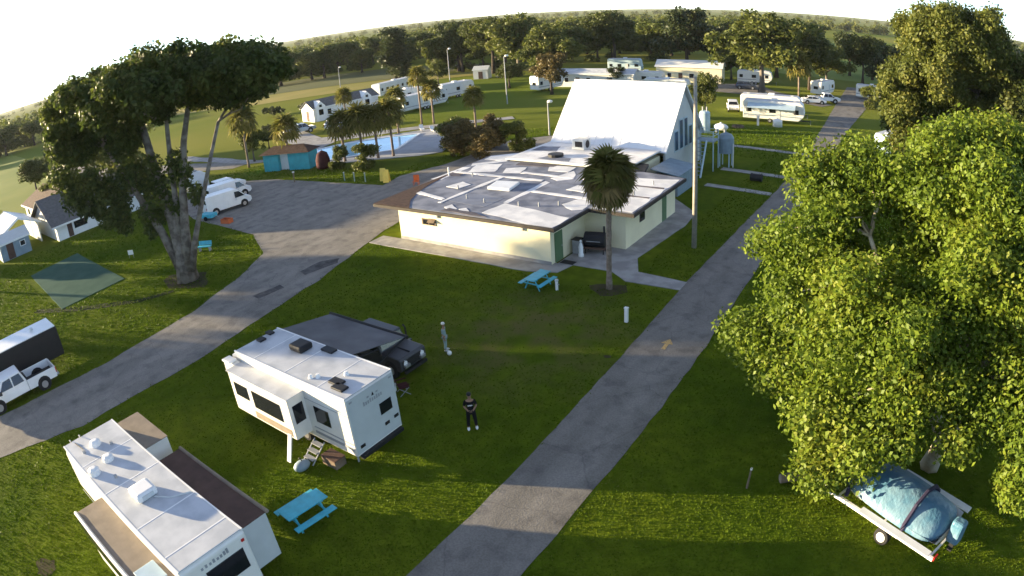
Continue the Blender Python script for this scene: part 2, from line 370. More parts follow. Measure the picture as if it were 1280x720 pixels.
LOOP = [(-41,-14),(-40.4,2),(-39.9,10),(-41,18),(-43.4,24),(-46,28.2),(-51.7,31),(-58,31.3),(-64,31.5),(-71,33),(-80,40),(-77,44),(-73.3,44.7),(-69,46.2),(-60.5,46.8),(-51,47.7),(-52,51.4),(-50.3,57.6),(-50.6,71.4),(-46.7,75.5),(-40,74),(-40,57),(-40.3,50),(-40.5,41),(-39.5,36),(-36.4,26.5),(-34,14.6),(-33.8,6),(-35.4,.7),(-36,-14)]
sheet('loop_road', LOOP, .016, 'asphaltl', amp=.07, step=.6)
sheet('back_lane_road', [(-60,131),(-36,128),(-17.5,121),(-16,125),(-30,137),(-36,147),(-44,143),(-60,137)], .03, 'asphalt', amp=.3, step=3)
sheet('entrance_road', [(-160,40),(-116,39),(-92,46),(-84,49),(-84,53),(-98,50),(-118,46),(-160,50)], .03, 'asphaltl', amp=.3, step=3)
sheet('pool_side_path', [(-112,54),(-84,53.5),(-79,56),(-84,62),(-96,66),(-104,72),(-96,72.5),(-86,68),(-75,76),(-62,88),(-60,86),(-73,73.5),(-80,66),(-76,56),(-84,51.5),(-112,51)], .036, 'concrete', amp=.2, step=2)
for i, pts in enumerate([[(-39.2,26.9),(-38.2,26.6),(-37.6,29.4),(-38.3,30.2),(-39.3,29)], [(-38.9,22.2),(-38.1,22.1),(-37.8,24.3),(-38.6,24.5)]]):
    tag(sheet('asphalt_patch', pts, .024, 'patch', amp=.08, step=.5, kind=None), kind='structure')
sheet('clubhouse_apron', [(-38.6,33.7),(-23.6,33.9),(-21.6,34.6),(-21.3,36.2),(-18.4,36.3),(-16.9,35.2),(-13.25,35.4),(-13.25,36.7),(-16.8,36.9),(-17.9,39.2),(-17.3,47),(-17.6,50.5),(-21,54),(-22.4,54),(-22.4,36),(-38.6,35.4)], .05, 'concrete', thick=.1, amp=.05, step=1.5)
for y0, y1, x0 in ((59.1,60.1,-19.8),(66,67.1,-20.3),(78.2,79.3,-24.5)):
    sheet('concrete_path', [(x0,y0),(-13.1,y0-.3),(-13.1,y1-.4),(x0,y1)], .05, 'concrete', thick=.1, amp=.05)
sheet('sports_court', [(-69.5,12.6),(-70.4,18.8),(-54.8,18.4),(-54.4,11.7)], .045, 'court', thick=.09, amp=.03)
sheet('dark_lawn_strip', [(-57,9.4),(-52,12.6),(-47.6,16.6),(-46.4,19.4),(-46.9,19.6),(-48.2,17.1),(-52.6,13.3),(-57.4,10)], .012, mat('dark_turf', (0.022,0.032,0.008), .95, .1), amp=.1, step=1)  # narrow dark green strip across the left lawn
# pastures beyond the camp
sheet('field', [(-229,158),(-183,184),(-120,185),(-140,150),(-185,125),(-260,110)], .05, 'fieldA', amp=1.0, step=12)
sheet('field', [(-260,108),(-185,123),(-150,142),(-110,170),(-104,160),(-135,128),(-160,106),(-260,84)], .06, 'fieldB', amp=1.0, step=12)
sheet('field', [(-72,190),(-30,175),(-8,175),(40,240),(120,420),(-60,420)], .05, 'fieldC', amp=1.0, step=12)
sheet('field', [(-100,20),(-100,34),(-150,40),(-420,70),(-420,20)], .05, 'fieldC', amp=.8, step=8)

def inpoly(x, y, poly):
    p = np.array(poly); inside = np.zeros(len(x), bool); j = len(p)-1
    for i in range(len(p)):
        c = ((p[i,1] > y) != (p[j,1] > y)) & (x < (p[j,0]-p[i,0])*(y-p[i,1])/(p[j,1]-p[i,1]+1e-12)+p[i,0]); inside ^= c; j = i
    return inside
def make_grass(n=330000):
    t = RNG.random(n); D = 11*np.exp(t*math.log(95/11)); az = np.radians(RNG.uniform(-52-33*(1-t), 52+33*(1-t), n))
    wx = np.sin(az)*D; wy = np.cos(az)*D; a = math.radians(36.3)
    x = wx*math.cos(a)-wy*math.sin(a); y = wx*math.sin(a)+wy*math.cos(a)
    dens = np.zeros(n)
    jx, jy = RNG.normal(0, .13, n), RNG.normal(0, .13, n)
    ok = (dens > -9) & ~inpoly(x+jx, y+jy, LANE) & ~inpoly(x+jx, y+jy, LOOP)
    for (x0,x1,y0,y1) in ((-39.5,-16.8,33.6,73),(-70.5,-54.3,11.6,18.9),(-26,-15.3,3.3,6),(-26.8,-18.2,13.2,16),(-24.9,-20.9,19.5,21.2),(-78,-54,53,77),(-95,-78,8,30)):
        ok &= ~((x>x0)&(x<x1)&(y>y0)&(y<y1))
    ok &= ~((y>35.0)&(y<36.8)&(x>-18)&(x<-13))
    wd = np.hypot(x+18.5, (y-26.5)*1.1); ok &= RNG.random(n) > np.clip(1.05-wd/6.5, 0, .85)
    x, y, D = x[ok], y[ok], D[ok]; k = len(x)
    s = (.010+.0008*D)*RNG.uniform(.6, 1.5, k); h = s*RNG.uniform(.8, 2.0, k)
    th = RNG.uniform(0, 2*math.pi, k); ln = RNG.normal(0, .5, (k, 2))*h[:, None]
    V = np.zeros((k, 3, 3)); V[:,0,0] = x-np.cos(th)*s; V[:,0,1] = y-np.sin(th)*s; V[:,1,0] = x+np.cos(th)*s; V[:,1,1] = y+np.sin(th)*s
    V[:,2,0] = x+ln[:,0]; V[:,2,1] = y+ln[:,1]; V[:,2,2] = h
    o = np_mesh('grass', V, 3, 'grass'); tag(o, 'short rough green grass over the camp lawns', 'grass', kind='stuff')
make_grass()

# ------------------------------------------------------------------ trees
def leaf_cloud(clumps, n, size, outward=.5, rng=RNG, zmin=.15, aspect=.6):
    c = np.array(clumps, float); wgt = (c[:,3]*c[:,4]+c[:,5]*c[:,3])/2; wgt /= wgt.sum()
    idx = rng.choice(len(c), n, p=wgt)
    d = rng.normal(size=(n, 3)); d /= np.linalg.norm(d, axis=1)[:, None]
    r = rng.random(n)**.42*(.82+.3*rng.random(n))
    p = c[idx,:3]+d*c[idx,3:6]*r[:, None]
    nr = d*outward+rng.normal(size=(n, 3))*.5+np.array([0,0,.25]); nr /= np.linalg.norm(nr, axis=1)[:, None]
    t = np.cross(nr, rng.normal(size=(n, 3))); t /= np.linalg.norm(t, axis=1)[:, None]; b = np.cross(nr, t)
    s = size*rng.uniform(.55, 1.35, n)[:, None]
    V = np.stack([p-t*s, p+b*s*aspect+nr*s*.12, p+t*s, p-b*s*aspect+nr*s*.12], 1)
    return V[p[:,2] > zmin]
def fill(ells, n, rc, rng, shell=.55):
    """clump centres spread through a set of ellipsoids"""
    vol = np.array([e[3]*e[4]*e[5] for e in ells])**.75; vol = vol/vol.sum(); out = []
    for e, k in zip(ells, np.maximum(2, np.round(vol*n)).astype(int)):
        for _ in range(k):
            d = rng.normal(size=3); d /= np.linalg.norm(d); q = rc*rng.uniform(.65, 1.35)
            f = shell+(1-shell)*rng.random()
            m = [max(.15, 1-q/max(e[3+i], q+.01)*.8)*f for i in range(3)]
            out.append((e[0]+d[0]*e[3]*m[0], e[1]+d[1]*e[4]*m[1], e[2]+d[2]*e[5]*m[2], q, q, q*.82))
    return out
def limbs(mb, stems, clumps, r0, rng, nlimb=14, n=7):
    """stems: lists of points with the trunk's radius at the base; limbs grow on to clumps"""
    tips = []
    for st, ra, rb in stems:
        k = len(st); rad = [ra+(rb-ra)*i/(k-1) for i in range(k)]; rad[0] *= 1.35
        mb.tube(st, rad, n); tips.append((Vector(st[-1]), rb)); 
        if k > 3: tips.append((Vector(st[-2]), rad[-2]))
    cl = [clumps[i] for i in rng.choice(len(clumps), min(nlimb, len(clumps)), replace=False)]
    for c in cl:
        e = Vector(c[:3]); t, rb = min(tips, key=lambda q: (q[0]-e).length+max(0, q[0].z-e.z)*2)
        mid = t.lerp(e, .5)+Vector(rng.normal(size=3))*.12*(e-t).length; mid.z += .06*(e-t).length
        mb.tube([t, t.lerp(mid, .5)+Vector(rng.normal(size=3))*.05*(e-t).length, mid, mid.lerp(e, .55), e], [rb*.7, rb*.55, rb*.4, rb*.26, rb*.1], 6)
def tree(name, label, cat, x, y, ells, stems, n_cl, rc, n_leaf, leaf, lm, bm, seed, group=None, nlimb=16, shell=.55, outward=.5, zmin=.15, extra=()):
    rng = np.random.default_rng(seed)
    r = thing(name, label, cat, x, y, 0, 0, group)
    cl = fill(ells, n_cl, rc, rng, shell)+list(extra)
    t = MB(); limbs(t, stems, cl, 0, rng, nlimb); t.build('trunk', bm, r, smooth=True)
    np_mesh('crown', leaf_cloud(cl, n_leaf, leaf, outward, rng, zmin), 4, lm, r)
    return r

# the broad sycamore on the right
tree('sycamore_tree', 'large yellow-green sycamore overhanging the covered boat on the right', 'tree', 2.6, 24.2,
     [(-6.1,2.6,7.4,4.0,4.1,4.0),(-6.9,.4,4.0,3.0,3.0,2.8),(-3.9,-3.0,2.9,2.2,2.2,1.8),(-2.6,-1.9,6.3,4.2,3.8,3.8),(-.3,2.7,9.8,5,5,4),(3.0,-.8,6.8,4.0,4.0,4.0),(.7,4.6,12.0,3.8,3.6,2.6),(-5.2,3.9,10.2,3.3,3.4,2.7),(3.8,-3.2,4.4,2.0,2.0,2.1),(3,6,8,5,5,5),(-2.7,-3.9,2.9,1.3,1.2,1.0),(-1.6,-3.1,4.0,2.0,1.6,1.3),(-3.8,-3.7,1.8,1.6,1.5,1.2),(-2.7,-4.3,2.2,1.3,1.2,1.0),(1.6,-2.6,4.3,2.4,1.8,1.5),(-.3,-2.4,5.2,2.4,2.0,1.6),(3.9,-4.0,2.6,1.6,1.4,1.4),(-2.7,-4.6,3.0,1.5,1.2,.9),(-1.5,-4.3,3.4,1.5,1.2,1.0),(-1.9,2.8,10.6,3.0,3.0,2.5),(.6,-1.2,8.4,3.2,2.8,2.6),(1.2,1.0,10.6,2.8,2.8,2.2),(.9,-3.7,3.5,1.7,1.3,1.1),(-4.2,-4.2,1.6,1.3,1.2,1.0)],
     [([(0.6,-.6,0),(.7,-.8,1.2),(1.0,-1.4,2.8),(1.5,-.9,4.6),(1.9,-.4,6.6)], .36, .24), ([(.8,-1.0,1.8),(-.8,-.4,3.6),(-2.6,.6,6.0),(-4.0,1.4,8.6)], .26, .09), ([(1.0,-.9,2.9),(.8,.9,5.2),(.6,2.2,8.0),(.5,3,10.5)], .30, .14)],
     390, 1.2, 240000, .105, 'sycleaf', 'barkw', 21, nlimb=60, shell=.35)
# the tall multi-stemmed tree on the left lawn
tree('ficus_tree', 'tall dark umbrella-crowned tree with several pale stems on the left lawn', 'tree', -47.6, 21.4,
     [(0,.4,15.9,8.2,8.6,3.5),(-5.5,-4.2,15.3,5.0,5.0,3.6),(5.2,4.4,15.4,5.4,5.2,3.0),(-5.8,-5.2,12.6,2.8,2.6,2.2),(-2.6,-2.4,12.0,2.6,2.4,1.4)],
     [([(0,0,0),(-.1,.1,2.2),(-.4,.1,5.0),(-1.0,-.2,8.2),(-1.6,-.4,12.5)], .78, .30), ([(.3,.2,.9),(.6,.5,4.0),(1.0,.9,7.5),(1.7,1.4,11.0),(2.2,2,13.5)], .46, .20), ([(-.3,-.2,1.2),(-1.0,-.9,4.4),(-2.2,-1.9,8.0),(-3.8,-3.2,12)], .42, .18), ([(.1,.3,2.0),(.2,.4,6),(.5,.6,10.5),(.6,.8,13.5)], .32, .16), ([(.5,.3,.8),(1.4,.9,3.4),(2.5,2.0,7.0),(4.1,3.4,12)], .30, .13)],
     210, 1.3, 105000, .20, 'ficusleaf', 'bark', 5, nlimb=30, shell=.5,
     extra=[(-.6,-.3,8.0,1.0,1.0,1.1),(.4,.5,6.0,.7,.7,.9),(-1.0,-.7,5.6,.8,.8,.9),(1.0,.9,9.6,1.0,1.0,1.1),(-3.0,-2.6,9.0,1.3,1.3,1.3),(-1.6,-1.4,6.0,1.0,1.0,1.0),(-3.4,-3.2,6.6,1.2,1.2,1.0),(-4.9,-4.6,9.6,1.6,1.6,1.4),(-1.9,-1.6,8.9,1.1,1.1,1.3),(-5.9,-5.2,7.4,1.2,1.2,1.0),(-6.6,-5.8,8.6,1.7,1.6,1.6),(-7.4,-6.4,10.2,1.6,1.6,1.6),(-4.6,-3.8,8.4,1.4,1.4,1.2),(.6,.9,8.8,1.0,1.0,1.1),(-.4,-.1,6.6,.8,.8,1.0),(1.8,1.6,6.8,.8,.8,1.0),(-4.4,-3.6,6.0,1.5,1.5,.9),(-3.6,-2.9,5.2,1.0,1.0,.7),(-5.4,-4.2,6.9,1.0,1.0,.8),(-1.7,-1.3,4.6,.9,.9,.8),(-3.2,-3.0,7.6,1.1,1.1,1.0),(-1.2,-.9,7.9,1.0,1.0,1.2),(1.3,1.2,8.4,.8,.8,1.2),(-.9,-.6,9.6,1.0,1.0,1.2),(-2.4,-1.9,10.0,1.2,1.2,1.1)])
# big oaks behind the sycamore
oak_st = lambda h, r: [([(0,0,0),(.1,.1,h*.15),(.1,0,h*.35),(0,.1,h*.6)], r, r*.45), ([(0,.1,h*.12),(-h*.1,h*.05,h*.35),(-h*.18,h*.08,h*.55)], r*.6, r*.25), ([(0,-.1,h*.14),(h*.1,-h*.06,h*.36),(h*.2,-h*.1,h*.58)], r*.6, r*.25)]
tree('live_oak_tree', 'massive dark live oak rising above the frame behind the sycamore', 'tree', 3.6, 75.5,
     [(0,0,13.0,8.6,8.6,8.6),(-4.5,-2.5,8.5,4.6,4.6,5.5),(1.5,-3,16,7,6,6),(-3.5,-4.5,4.6,3.6,3.2,3.2)], oak_st(18, .7), 230, 1.5, 110000, .20, 'oakleaf2', 'barkd', 8, nlimb=22)
tree('live_oak_tree', 'dark live oak at the right edge beyond the sycamore', 'tree', 14.2, 73.5,
     [(0,0,10.4,7,7,6.6),(-3,-2,7,4.6,4.4,4.4)], oak_st(13, .55), 110, 1.5, 50000, .22, 'oakleaf', 'barkd', 9, nlimb=14)
tree('live_oak_tree', 'low spreading oak behind the sycamore beside the lane', 'tree', 11.0, 52,
     [(0,0,6.2,5.5,5.5,4.6)], oak_st(8, .4), 60, 1.3, 30000, .2, 'oakleaf', 'barkd', 10, nlimb=10)

# generic broad trees: four variants that share their meshes
def variant(seed, lm, bm, wide=.55, low=.22, n_leaf=3200, leaf=.052, cl=46, rc=.12):
    """a unit-height tree (1 m tall), scaled on placing"""
    rng = np.random.default_rng(seed); e = []
    for k in range(6):
        a = rng.uniform(0, 6.28); d = rng.uniform(.1, .55)*wide*.5
        e.append((math.cos(a)*d, math.sin(a)*d, rng.uniform(low+.18, .80), rng.uniform(.5, .8)*wide*.55, rng.uniform(.5, .8)*wide*.55, rng.uniform(.16, .24)))
    e.append((0, 0, .62, wide*.42, wide*.42, .34))
    cl_ = fill(e, cl, rc, rng, .5); t = MB()
    limbs(t, [([(0,0,0),(.005,.004,.14),(0,.01,.32),(.01,0,.5)], .03, .014)], cl_, 0, rng, 8, 6)
    tm = t.build('trunk', bm, None, smooth=True); cm = np_mesh('crown', leaf_cloud(cl_, n_leaf, leaf, .5, rng, .03), 4, lm)
    d = (tm.data, cm.data); bpy.data.objects.remove(tm); bpy.data.objects.remove(cm); return d
VAR = {'oak': variant(31, 'oakleaf', 'barkd', .95, n_leaf=11000, leaf=.021, cl=90, rc=.10), 'olive': variant(32, 'oakleaf2', 'bark', 1.0, n_leaf=11000, leaf=.021, cl=90, rc=.10), 'dark': variant(33, 'darkleaf', 'barkd', .9, n_leaf=10000, leaf=.021, cl=80, rc=.10),
       'round': variant(34, 'autleaf', 'barkd', .85, n_leaf=8000, leaf=.024), 'wood': variant(35, 'woodleaf', 'barkd', .95, -.12, 6500, .030, cl=70), 'woodb': variant(36, 'woodleaf', 'barkd', 1.0, -.12, 6500, .030, cl=70), 'bush': variant(38, 'autleaf', 'barkd', 1.0, -.15, 7000, .028, cl=70), 'bushg': variant(39, 'oakleaf2', 'barkd', 1.0, -.15, 7000, .028, cl=70), 'col': variant(37, 'darkleaf', 'barkd', .42, -.1, 9000, .019, cl=90, rc=.085)}
def put(v, x, y, h, label, cat='tree', wid=1.0, group=None, name='broadleaf_tree', rot=None):
    r = thing(name, label, cat, x, y, 0, random.uniform(0, 360) if rot is None else rot, group); r.scale = (h*wid, h*wid, h)
    for nm, me in zip(('trunk', 'crown'), VAR[v]):
        o = bpy.data.objects.new(nm, me); C.objects.link(o); o.parent = r
    return r

# named trees of the middle distance
put('col', -145, 147, 19.3, 'tall dark columnar evergreen beyond the white camper row', wid=1.5, name='evergreen_tree')
put('dark', -139, 171, 18.1, 'broad dark tree just right of the columnar evergreen', wid=1.15)
put('olive', -99, 145.5, 18.4, 'large bright olive oak behind the tall lamp post', wid=1.25)
put('oak', -112, 158, 15.8, 'dark oak between the columnar evergreen and the olive oak', wid=1.1)
put('round', -69.7, 113.4, 9.7, 'small round russet tree left of the white hall roof', wid=1.05)
put('dark', -56, 155, 19.3, 'big dark oak rising behind the yellow sunlit roof', wid=1.1)
put('olive', -31.5, 131, 18.5, 'spreading yellow-green oak behind the parked dark car', wid=1.25)
put('oak', -24, 146, 14.6, 'darker oak to the right of the spreading yellow-green oak', wid=1.0)
put('dark', -19.6, 190.7, 14.0, 'round dark tree in the pasture left of the live oak', wid=.95)
put('dark', -12.5, 186, 12.9, 'dark tree next to the round pasture tree', wid=1.0)
put('olive', -32, 96, 8.0, 'slim olive tree behind the right end of the hall roof', wid=.7)
put('dark', -133, 38, 11, 'bushy dark tree behind the houses on the left', wid=1.3)
put('oak', -121, 27.5, 7.5, 'rounded tree standing left of the brown bungalow', wid=1.2)
put('oak', -116, 41, 7, 'round green tree behind the brown-roofed house', wid=1.1)
put('olive', -99, 26.5, 7, 'small olive tree beside the brown-roofed house', wid=1.0)
put('olive', -89, 33.4, 12.3, 'tree added behind the crown of the tall lawn tree to shade the hall roof', wid=.9)  # mostly hidden tree, added so its shadow falls on the hall roof
put('olive', -84, 53, 6.5, 'leafy small tree left of the turquoise pool hut', wid=.8)
put('dark', -90, 60, 4.5, 'small dark tree on the grass left of the pool', wid=.8)
put('bushg', -46.0, 66, 4.2, 'olive shrub behind the tan shrub at the clubhouse', wid=1.2, name='shrub', cat='shrub')
put('bush', -50.0, 66.5, 5.0, 'russet shrub farthest back beside the clubhouse', wid=1.1, name='shrub', cat='shrub')
put('bush', -51.5, 62, 5.4, 'yellowish shrub by the left wall of the clubhouse', wid=1.2, name='shrub', cat='shrub')
put('bush', -47.4, 60.8, 4.6, 'tan shrub next to the clubhouse roof corner', wid=1.1, name='shrub', cat='shrub')
put('bushg', -54.5, 64, 4.8, 'green shrub right of the pool deck', wid=1.2, name='shrub', cat='shrub')
put('bushg', -59.5, 53.2, 3.4, 'round dark green bush below the pool palms', wid=1.45, name='shrub', cat='shrub')
put('bushg', -63.4, 52.4, 3.2, 'green bush between the maroon parasol and the round dark bush', wid=1.0, name='shrub', cat='shrub')
put('oak', -86, 122, 6, 'low tree in front of the olive oak', wid=1.6)
put('dark', -62, 128, 5, 'low dark tree behind the round russet tree', wid=1.4)
put('olive', -112, 128, 7.5, 'yellow-lit tree behind the white camper row', wid=.8)
put('olive', -44, 152, 9, 'yellow-lit tree beside the sunlit yellow roof', wid=1.1)
put('bushg', -9, 126, 5, 'dark shrub by the far bend of the lane', wid=.9, name='shrub', cat='shrub')
put('oak', -112, 152, 17, 'dark green oak left of the olive oak in the middle distance', wid=1.15)
put('olive', -84, 137, 15.5, 'bright oak between the tall lamp post and the round russet tree', wid=1.15)
put('oak', -86, 176, 17, 'oak standing behind the round russet tree', wid=1.2)
put('dark', -52, 168, 14, 'dark oak half hidden behind the big dark oak', wid=1.2)
put('oak', -36, 166, 15, 'green oak between the big dark oak and the spreading oak', wid=1.15)
put('olive', -21, 152, 11.5, 'small bright oak right of the spreading yellow-green oak', wid=1.1)
put('oak', -14, 170, 13, 'oak beside the round pasture trees', wid=1.1)
put('dark', -6, 152, 13, 'dark oak left of the massive live oak', wid=1.1)
put('oak', -128, 158, 16, 'green oak just right of the columnar evergreen', wid=1.0)
put('olive', -170, 176, 14, 'bright tree at the field edge left of the columnar evergreen', wid=1.1)
# trees just outside the picture on the left; they shade the lawns at this hour
for x, y, h, lb in [(-92,-10,14,'oak outside the left edge, nearest the camper row'), (-97,-3,15,'oak outside the left edge, between its two neighbours'), (-97,3,13,'oak outside the left edge, nearest the houses')]:
    put('oak', x, y, h, lb, wid=.85)
# the wood along the skyline
rw = random.Random(3)
def polar(az, D):
    a = math.radians(az); wx, wy = math.sin(a)*D, math.cos(a)*D; t = math.radians(36.3)
    return wx*math.cos(t)-wy*math.sin(t), wx*math.sin(t)+wy*math.cos(t)
for k in range(96):
    az = -24+52*(k+rw.random())/96; D = rw.uniform(255, 330) if k % 2 else rw.uniform(205, 260)
    if az < -6 and D < 250: D += 95
    if az > 17: D += 70
    if 15 < az < 22 and k % 2: continue
    x, y = polar(az, D)
    put(rw.choice(['wood', 'woodb', 'woodb', 'wood']), x, y, rw.uniform(10, 14.5), 'one of the many trees massed in the wood along the skyline', wid=rw.uniform(1.1, 1.5), group='trees of the skyline wood')
for k in range(14):
    x, y = polar(-52+13*(k+rw.random())/14, rw.uniform(270, 330))
    put(rw.choice(['wood', 'woodb']), x, y, rw.uniform(10, 13), 'one of the trees massed at the far left edge of the skyline', wid=rw.uniform(1.1, 1.5), group='trees at the left end of the skyline')
def far_wood(n, az0, az1, d0, d1, h0, h1, seed, label):
    rng = np.random.default_rng(seed); cl = []
    for _ in range(n):
        x, y = polar(rng.uniform(az0, az1), rng.uniform(d0, d1)); h = rng.uniform(h0, h1)
        cl.append((x, y, h*.55, h*.6, h*.6, h*.5))
    o = np_mesh('far_woodland', leaf_cloud(cl, n*150, 1.2, .5, rng, .1), 4, 'oakleaf2'); tag(o, label, 'woodland', kind='stuff')
far_wood(230, -46, 20, 340, 460, 9, 13, 41, 'far dark wood closing the pasture on the left skyline')
far_wood(300, -30, 60, 700, 780, 7, 11, 42, 'thin far line of woodland crossing the plain')
far_wood(260, -46, 60, 1500, 1640, 9, 14, 43, 'faint farthest belt of trees below the horizon')

# ------------------------------------------------------------------ palms
def fan_frond(rng, L=1.1, pet=.8, n=19):
    """a fan leaf on a stalk, pointing along +X, drooping at its tips; 4-vertex faces"""
    F = [[(0,.02,0),(pet,.015,-.02),(pet,-.015,-.02),(0,-.02,0)]]
    for i in range(n):
        a = math.radians(-105+210*i/(n-1)); l = L*(1-.28*abs(i-(n-1)/2)/((n-1)/2))*rng.uniform(.9, 1.1)
        c, s_ = math.cos(a), math.sin(a); w_ = .10
        base = (pet, 0, -.02); mid = (pet+c*l*.55, s_*l*.55, .02*l); tip = (pet+c*l*.93, s_*l*.93, -.5*l*rng.uniform(.6, 1.5))
        F.append([base, (mid[0]-s_*w_, mid[1]+c*w_, mid[2]), tip, (mid[0]+s_*w_, mid[1]-c*w_, mid[2])])
    return np.array(F)
def rot_to(V, az, el, roll):
    R = np.array(Matrix.Rotation(az, 3, 'Z') @ Matrix.Rotation(-el, 3, 'Y') @ Matrix.Rotation(roll, 3, 'X')); return V @ R.T
def trunk_tube(h, r, lean=(0,0), n=10):
    pts, rad = [], []
    for i in range(15):
        t = i/14; pts.append((lean[0]*t*t, lean[1]*t*t, h*t)); rad.append(r*(1.25-.25*min(1, t*8))*(1+.06*((i % 2)*2-1)) if t < .9 else r*1.15)
    return MB().tube(pts, rad, n)
rp = np.random.default_rng(17)
palm = thing('sabal_palm', 'sabal palm with a round shaggy head in front of the clubhouse', 'palm', -17.3, 33.7)
trunk_tube(7.1, .17, (.1,.05)).build('trunk', 'palmbark', palm, smooth=True)
fm = []
for k in range(3):
    o = np_mesh('frond', fan_frond(rp), 4, 'palmleaf'); fm.append(o.data); bpy.data.objects.remove(o)
o = np_mesh('frond', fan_frond(rp), 4, 'palmdry'); dry = o.data; bpy.data.objects.remove(o)
for k in range(110):
    t = k/109; el = math.radians(78-138*t**.9)+rp.normal(0, .12)
    o = bpy.data.objects.new('frond', dry if (t > .45 and rp.random() < .55) else fm[k % 3]); C.objects.link(o); o.parent = palm
    o.location = (.1, .05, 7.3-.45*t); o.rotation_euler = (Matrix.Rotation(k*2.39996+rp.normal(0,.2), 3, 'Z') @ Matrix.Rotation(-el, 3, 'Y') @ Matrix.Rotation(rp.normal(0,.5), 3, 'X')).to_euler()
    s_ = rp.uniform(.85, 1.12); o.scale = (s_,)*3
def palm_meshes(seed, dr):
    rng = np.random.default_rng(seed); V = []
    for k in range(44):
        t = k/43; V.append(rot_to(fan_frond(rng, n=9), k*2.4, math.radians(80-(115 if not dr else 150)*t), rng.normal(0,.4))*1.25+np.array([0,0,-.4*t]))
    c = np_mesh('crown', np.concatenate(V), 4, 'palmleaf'); d = c.data; bpy.data.objects.remove(c); return d
t_ = trunk_tube(1, .022).build('trunk', 'palmbark', None, smooth=True); PT = t_.data; bpy.data.objects.remove(t_)
PC = [palm_meshes(51, False), palm_meshes(52, True)]
def put_palm(x, y, h, label, s=1.0, c=0, group=None, name='palm_tree'):
    r = thing(name, label, 'palm', x, y, 0, random.uniform(0, 360), group)
    t = bpy.data.objects.new('trunk', PT); C.objects.link(t); t.parent = r; t.scale = (7.5, 7.5, h-.5)
    o = bpy.data.objects.new('crown', PC[c]); C.objects.link(o); o.parent = r; o.location = (0, 0, h-.6); o.scale = (s,)*3
    return r
put_palm(-65.8, 55.4, 5.6, 'leftmost palm of the clump at the near pool edge', 1.1)
put_palm(-63.6, 56.6, 6.2, 'second palm from the left in the pool clump', 1.1)
put_palm(-62.0, 57.8, 5.8, 'third palm from the left in the pool clump', 1.1)
put_palm(-60.6, 59.2, 6.4, 'rightmost palm of the clump at the near pool edge', 1.1)
put_palm(-72.4, 72.4, 6.3, 'palm on the far pool edge in front of the bright camper end', .95)
put_palm(-74.1, 79.7, 8.6, 'tallest slim palm behind the far end of the pool', .95)
put_palm(-72.0, 80.3, 6.2, 'shorter palm just right of the tallest slim palm', .95)
put_palm(-81.0, 50.0, 7.6, 'tall palm left of the turquoise pool hut', 1.25)
put_palm(-72.4, 51.2, 6.0, 'palm rising in front of the turquoise pool hut', 1.1)
put_palm(-61.6, 78.0, 5.4, 'lone palm with split trunk shadow right of the pool deck', .9)
put_palm(-23.1, 127.2, 7.4, 'palm with a round russet head behind the right-hand camper', 1.45, 0, name='sabal_palm')
put_palm(-92, 79, 5.8, 'palm in front of the park home with gables', .9)

# ------------------------------------------------------------------ clubhouse
cb = thing('clubhouse', 'cream clubhouse with a flat patchy white and grey roof', 'building', -30, 35.5)
def off(pts): return [(x+30, y-35.5) for x, y in pts]
MB().prism(off([(-36.6,35.5),(-22.6,35.5),(-22.6,40.3),(-19.3,40.3),(-19.3,50),(-23.4,50),(-23.4,52),(-36.6,52)]), 0, 2.66).build('wall', 'cream', cb)
MB().prism(off([(-36.2,50.6),(-24.3,50.6),(-24.3,58.8),(-36.2,58.8)]), 2.96, 3.1).build('upper_wall', 'rvgrey', cb)
MB().prism(off([(-36.2,52.2),(-24.3,52.2),(-24.3,58.8),(-36.2,58.8)]), 0, 2.6).build('rear_wall', 'cream', cb)
ro = MB().prism(off([(-38.8,34.9),(-21.9,34.9),(-21.9,39.7),(-18.4,39.8),(-18.5,50.6),(-22.6,51.2),(-23.4,54),(-36.4,54.6),(-39.6,52)]), 2.66, 2.90).build('roof', 'fascia', cb)
MB().prism(off([(-38.6,35.05),(-22.05,35.05),(-22.05,39.86),(-18.55,39.95),(-18.65,50.45),(-22.7,51.0),(-23.5,50.5),(-36.3,50.5),(-36.6,54.4),(-39.4,51.9)]), 2.90, 2.925).build('membrane', 'roofgrey', ro)
MB().prism(off([(-38.75,34.95),(-34.8,34.95),(-36.2,36.6),(-37.3,38.8),(-38.0,41.0),(-38.75,46)]), 2.93, 2.95).build('tar_strip', 'roofbrown', ro)
PATCH = [[(-28.52,37.59),(-28.37,38.61),(-22.15,37.33),(-22.15,35.15),(-24.07,35.1),(-28.64,36.01)],
[(-28.6,38.7),(-28.2,38.7),(-28.28,44.92),(-28.89,45.18)],
[(-24.21,39.91),(-23.46,42.92),(-22.2,41.3),(-22.2,39.31),(-22.84,38.91)],
[(-21.9,40.05),(-22.1,48.81),(-18.8,49.86),(-18.7,40.1)],
[(-29.01,46.13),(-28.34,49.00),(-26.93,46.50),(-27.96,45.53)],
[(-39.1,42.5),(-39.08,46.90),(-38.3,47.16),(-38.0,42.6)],
[(-37.43,45.52),(-38.4,48.41),(-36.08,49.21),(-35.0,46.45)],
[(-39.0,50.22),(-39.2,51.6),(-36.84,53.9),(-36.5,50.1)],
[(-34.8,47.95),(-33.09,48.71),(-32.47,46.63),(-34.02,46.30)],
[(-32.38,36.19),(-32.07,36.94),(-30.91,36.08),(-31.42,35.59)],
[(-30.8,36.08),(-30.40,36.58),(-29.66,35.92),(-29.88,35.36)],
[(-26.5,47),(-23,45),(-22.9,50.2),(-26.5,50.2)]]
for i, p in enumerate(PATCH):
    MB().prism(off(wob(p, .6, .10)), 2.926, 2.932+.0013*i).build('roof_patch', 'roofwhite', ro)
